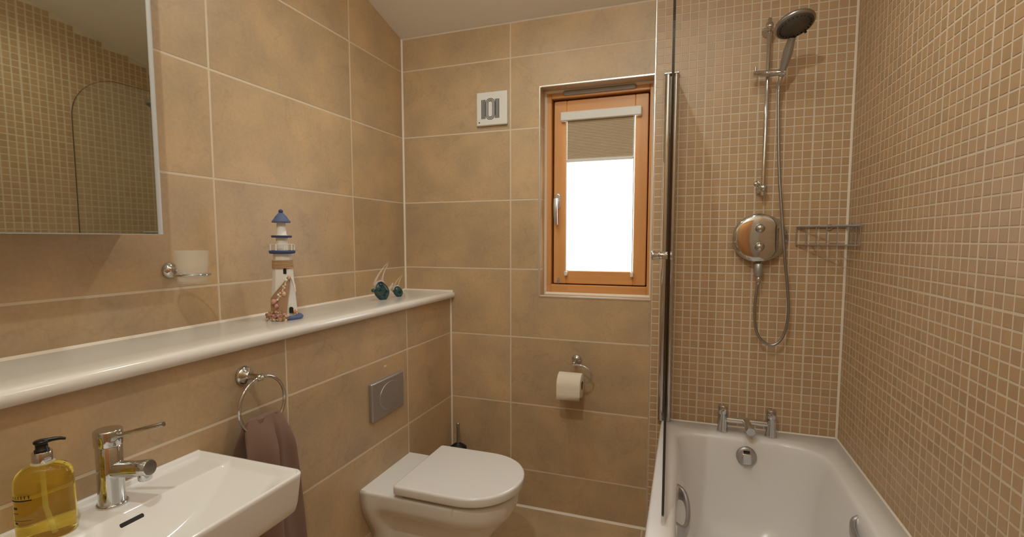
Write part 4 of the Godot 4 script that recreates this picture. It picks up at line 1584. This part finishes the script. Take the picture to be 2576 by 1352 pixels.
# ---------------------------------------------------------------- ornaments on the shelf
func build_ornaments():
	var root := thing("lighthouse_ornament", "white and blue toy lighthouse ornament with net and shells on the shelf", "ornament", Vector3(0.122, SHELF, 0.876))
	root.rotation.y = deg_to_rad(45)
	T = Transform3D.IDENTITY
	var st := start()
	lathe(st, [[0.0, 0.0], [0.043, 0.0], [0.046, 0.006], [0.041, 0.012], [0.0, 0.013]], 28, true, Vector3(0.007, 0, 0))
	obj("base", st, M.blue, root)
	st = start()
	lathe(st, [[0.0365, 0.012], [0.0335, 0.06], [0.0300, 0.11], [0.0270, 0.16], [0.0245, 0.196]], 8, false)
	obj("tower", st, M.light_white, root)
	st = start()
	for i in 6:
		var y := 0.1545 + 0.0042 * i
		tube(st, ring_path(Vector3(0, y, 0), Vector3.RIGHT, Vector3(0, 0, -1), 0.0280 - 0.0002 * i, 20), 0.0022, 6, false, true)
	obj("rope_band", st, M.rope, root)
	st = start()
	lathe(st, [[0.0, 0.196], [0.0335, 0.196], [0.0362, 0.199], [0.0362, 0.204], [0.0345, 0.206], [0.0, 0.206]], 28)
	obj("gallery", st, M.blue_dark, root)
	for i in 9:
		var a := TAU * i / 9
		st = start()
		lathe(st, [[0.0024, 0.0], [0.0024, 0.017]], 8, true, Vector3(0.0325 * cos(a), 0.206, 0.0325 * sin(a)))
		obj("railing_post", st, M.light_white, root)
	st = start()
	tube(st, ring_path(Vector3(0, 0.224, 0), Vector3.RIGHT, Vector3(0, 0, -1), 0.0325, 28), 0.0009, 6, false, true)
	obj("railing", st, M.light_white, root)
	st = start()
	lathe(st, [[0.0175, 0.206], [0.0160, 0.243], [0.0160, 0.252], [0.0135, 0.253], [0.0120, 0.292]], 24)
	obj("lantern_room", st, M.light_white, root)
	st = start()
	lathe(st, [[0.0, 0.2435], [0.0265, 0.2435], [0.0285, 0.246], [0.0280, 0.250], [0.0, 0.2505]], 28)
	obj("upper_gallery", st, M.blue_dark, root)
	st = start()
	lathe(st, [[0.0, 0.2885], [0.0255, 0.288], [0.0260, 0.291], [0.0215, 0.297], [0.0200, 0.2985], [0.0160, 0.306], [0.0125, 0.3095], [0.0070, 0.3165], [0.0, 0.318]], 28)
	obj("roof", st, M.blue, root)
	st = start()
	lathe(st, [[0.0, 0.314], [0.0052, 0.317], [0.0066, 0.321], [0.0052, 0.3255], [0.0, 0.328]], 18)
	obj("finial", st, M.blue_dark, root)
	st = start()
	plate(st, rrect(Vector2(0.0005, 0.137), Vector2(0.009, 0.153), [0.001, 0.001, 0.0035, 0.0035], 4), Vector3.ZERO, Vector3.RIGHT, Vector3.UP, 0.020, 0.0285)
	obj("upper_window", st, M.dark, root)
	st = start()
	plate(st, rrect(Vector2(0.005, 0.020), Vector2(0.016, 0.038), [0.001, 0.001, 0.005, 0.005], 4), Vector3(0, 0, 0), Vector3(0.97, 0, -0.24).normalized(), Vector3.UP, 0.026, 0.0370)
	obj("doorway", st, M.dark, root)
	# fishing net draped from upper right to lower left
	st = start()
	smooth(st, true)
	var g := []
	for i in 15:
		var row := []
		for j in 15:
			var u := i / 14.0
			var v := j / 14.0
			var y := lerpf(0.014, 0.132, v)
			var right := lerpf(0.004, 0.020, v)
			var left := lerpf(-0.036, 0.013, smoothstep(0.42, 1.0, v) * 0.35 + maxf(0.0, (v - 0.42) / 0.58) * 0.65)
			var x := lerpf(left, right, u)
			var rad := lerpf(0.0415, 0.032, v)
			var z := sqrt(maxf(rad * rad - x * x * 0.9, 0.00002)) + 0.003 + 0.0016 * sin(u * 26.0) 
			row.append(Vector3(x, y, z))
		g.append(row)
	for i in 14:
		for j in 14:
			quad(st, g[i][j], g[i + 1][j], g[i + 1][j + 1], g[i][j + 1])
			quad(st, g[i + 1][j] - Vector3(0, 0, 0.002), g[i][j] - Vector3(0, 0, 0.002), g[i][j + 1] - Vector3(0, 0, 0.002), g[i + 1][j + 1] - Vector3(0, 0, 0.002))
	obj("fishing_net", st, M.net, root)
	st = start()
	tube(st, [Vector3(0.017, 0.130, 0.030), Vector3(0.024, 0.120, 0.028), Vector3(0.029, 0.100, 0.026), Vector3(0.0305, 0.083, 0.026)], [0.003, 0.0035, 0.0035, 0.003], 8)
	obj("rope_tail", st, M.light_white, root)
	rng.seed = 42
	var kinds := [M.shell_a, M.shell_b, M.shell_c, M.net]
	for i in 60:
		var x := rng.randf_range(-0.049, 0.010)
		var y := rng.randf_range(0.003, 0.026) * (1.0 if x < -0.01 else 0.7)
		add_shell(root, Vector3(x, y, sqrt(maxf(0.0026 - x * x, 0.0003)) + rng.randf_range(-0.004, 0.005) - y * 0.25), rng.randf_range(0.0035, 0.0068), kinds[rng.randi() % 4])
	for i in 14:
		var v := i / 13.0
		add_shell(root, Vector3(lerpf(-0.018, 0.014, v) + rng.randf_range(-0.004, 0.004), lerpf(0.062, 0.124, v), lerpf(0.0385, 0.034, v)), rng.randf_range(0.0030, 0.0052), kinds[0] if i % 3 > 0 else M.light_white)
	add_shell(root, Vector3(-0.027, 0.056, 0.035), 0.0100, M.shell_b)
	add_shell(root, Vector3(-0.021, 0.044, 0.040), 0.0075, M.shell_b)
	add_shell(root, Vector3(0.001, 0.078, 0.039), 0.0075, M.shell_a)
	add_shell(root, Vector3(0.016, 0.128, 0.033), 0.0060, M.shell_a)
	st = start()
	for i in 5:
		var a := TAU * i / 5 + 0.3
		var d := Vector3(cos(a), sin(a), 0)
		tube(st, [Vector3(0.029, 0.022, 0.030), Vector3(0.029, 0.022, 0.030) + d * 0.004, Vector3(0.029, 0.022, 0.028) + d * 0.0085], [0.003, 0.0024, 0.0010], 6)
	obj("starfish", st, M.orange, root)

	var f1 := glass_fish(Vector3(0.128, SHELF, 0.383), 1.0, "larger teal glass fish with a tall clear fin, beside the smaller fish on the shelf")
	f1.rotation.y = deg_to_rad(58)
	var f2 := glass_fish(Vector3(0.132, SHELF, 0.272), 0.62, "smaller teal glass fish nearest the corner of the shelf")
	f2.rotation.y = deg_to_rad(40)

func add_shell(root: Node, p: Vector3, r: float, m: Material):
	var st := start()
	lathe(st, [[0.0, -r * 0.7], [r * 0.7, -r * 0.45], [r, 0.0], [r * 0.75, r * 0.45], [r * 0.3, r * 0.8], [0.0, r * 0.9]], 10, true, p, Vector3(rng.randf_range(-1, 1), rng.randf_range(-0.3, 1), rng.randf_range(-0.2, 1)).normalized(), false)
	obj("shell", st, m, root)

func glass_fish(at: Vector3, s: float, label: String) -> Node3D:
	var root := thing("glass_fish", label, "ornament", at, "glass fish on the shelf")
	T = Transform3D(Basis.from_scale(Vector3(s, s, s)), Vector3.ZERO)
	var st := start()
	# plump body standing on its belly; local x to the right, z to the front
	var rings := []
	for i in 15:
		var t := i / 14.0
		var y := 0.001 + 0.072 * t
		var k := pow(sin(PI * clampf(0.10 + 0.86 * t, 0.0, 1.0)), 0.7)
		var ring := PackedVector3Array()
		for j in 28:
			var a := TAU * j / 28
			ring.append(Vector3(0.032 * k * cos(a) + 0.010 * (0.5 - t) * 1.1, y, -0.017 * k * sin(a)))
		rings.append(ring)
	loft(st, rings)
	obj("body", st, M.fish, root)
	st = start()
	lathe(st, [[0.0, -0.009], [0.006, -0.007], [0.008, 0.0], [0.006, 0.006], [0.0, 0.008]], 14, true, Vector3(-0.034, 0.040, 0.002), Vector3(1, 0.1, 0))
	obj("mouth", st, M.fish, root)
	st = start()
	tube(st, [Vector3(-0.030, 0.042, 0.004), Vector3(-0.029, 0.055, 0.006), Vector3(-0.021, 0.070, 0.005), Vector3(-0.004, 0.077, 0.003), Vector3(0.012, 0.070, 0.002)], [0.003, 0.004, 0.004, 0.0035, 0.002], 10)
	obj("gill_rim", st, M.clear, root)
	# long clear fin sweeping up and to the right
	for fin in [[Vector3(-0.030, 0.060, 0), Vector3(-0.022, 0.088, 0), Vector3(-0.002, 0.118, 0), Vector3(0.030, 0.148, 0), 0.0055], [Vector3(0.004, 0.072, 0), Vector3(0.004, 0.095, 0), Vector3(0.014, 0.118, 0), Vector3(0.034, 0.146, 0), 0.004]]:
		st = start()
		var c := Curve3D.new()
		for i in 4: c.add_point(fin[i])
		var path := []
		var rad := []
		for i in 13:
			var t := i / 12.0
			var a: Vector3 = fin[0].lerp(fin[1], t)
			var b: Vector3 = fin[1].lerp(fin[2], t)
			var d: Vector3 = fin[2].lerp(fin[3], t)
			path.append(a.lerp(b, t).lerp(b.lerp(d, t), t))
			rad.append(lerpf(fin[4], 0.0008, pow(t, 1.4)))
		tube(st, path, rad, 10)
		obj("fin", st, M.clear_fin, root)
	st = start()
	tube(st, [Vector3(0.028, 0.036, 0), Vector3(0.040, 0.048, 0), Vector3(0.050, 0.066, 0)], [0.005, 0.007, 0.001], 10)
	tube(st, [Vector3(0.028, 0.034, 0), Vector3(0.042, 0.030, 0), Vector3(0.052, 0.018, 0)], [0.005, 0.006, 0.001], 10)
	obj("tail", st, M.clear_fin, root)
	T = Transform3D.IDENTITY
	return root
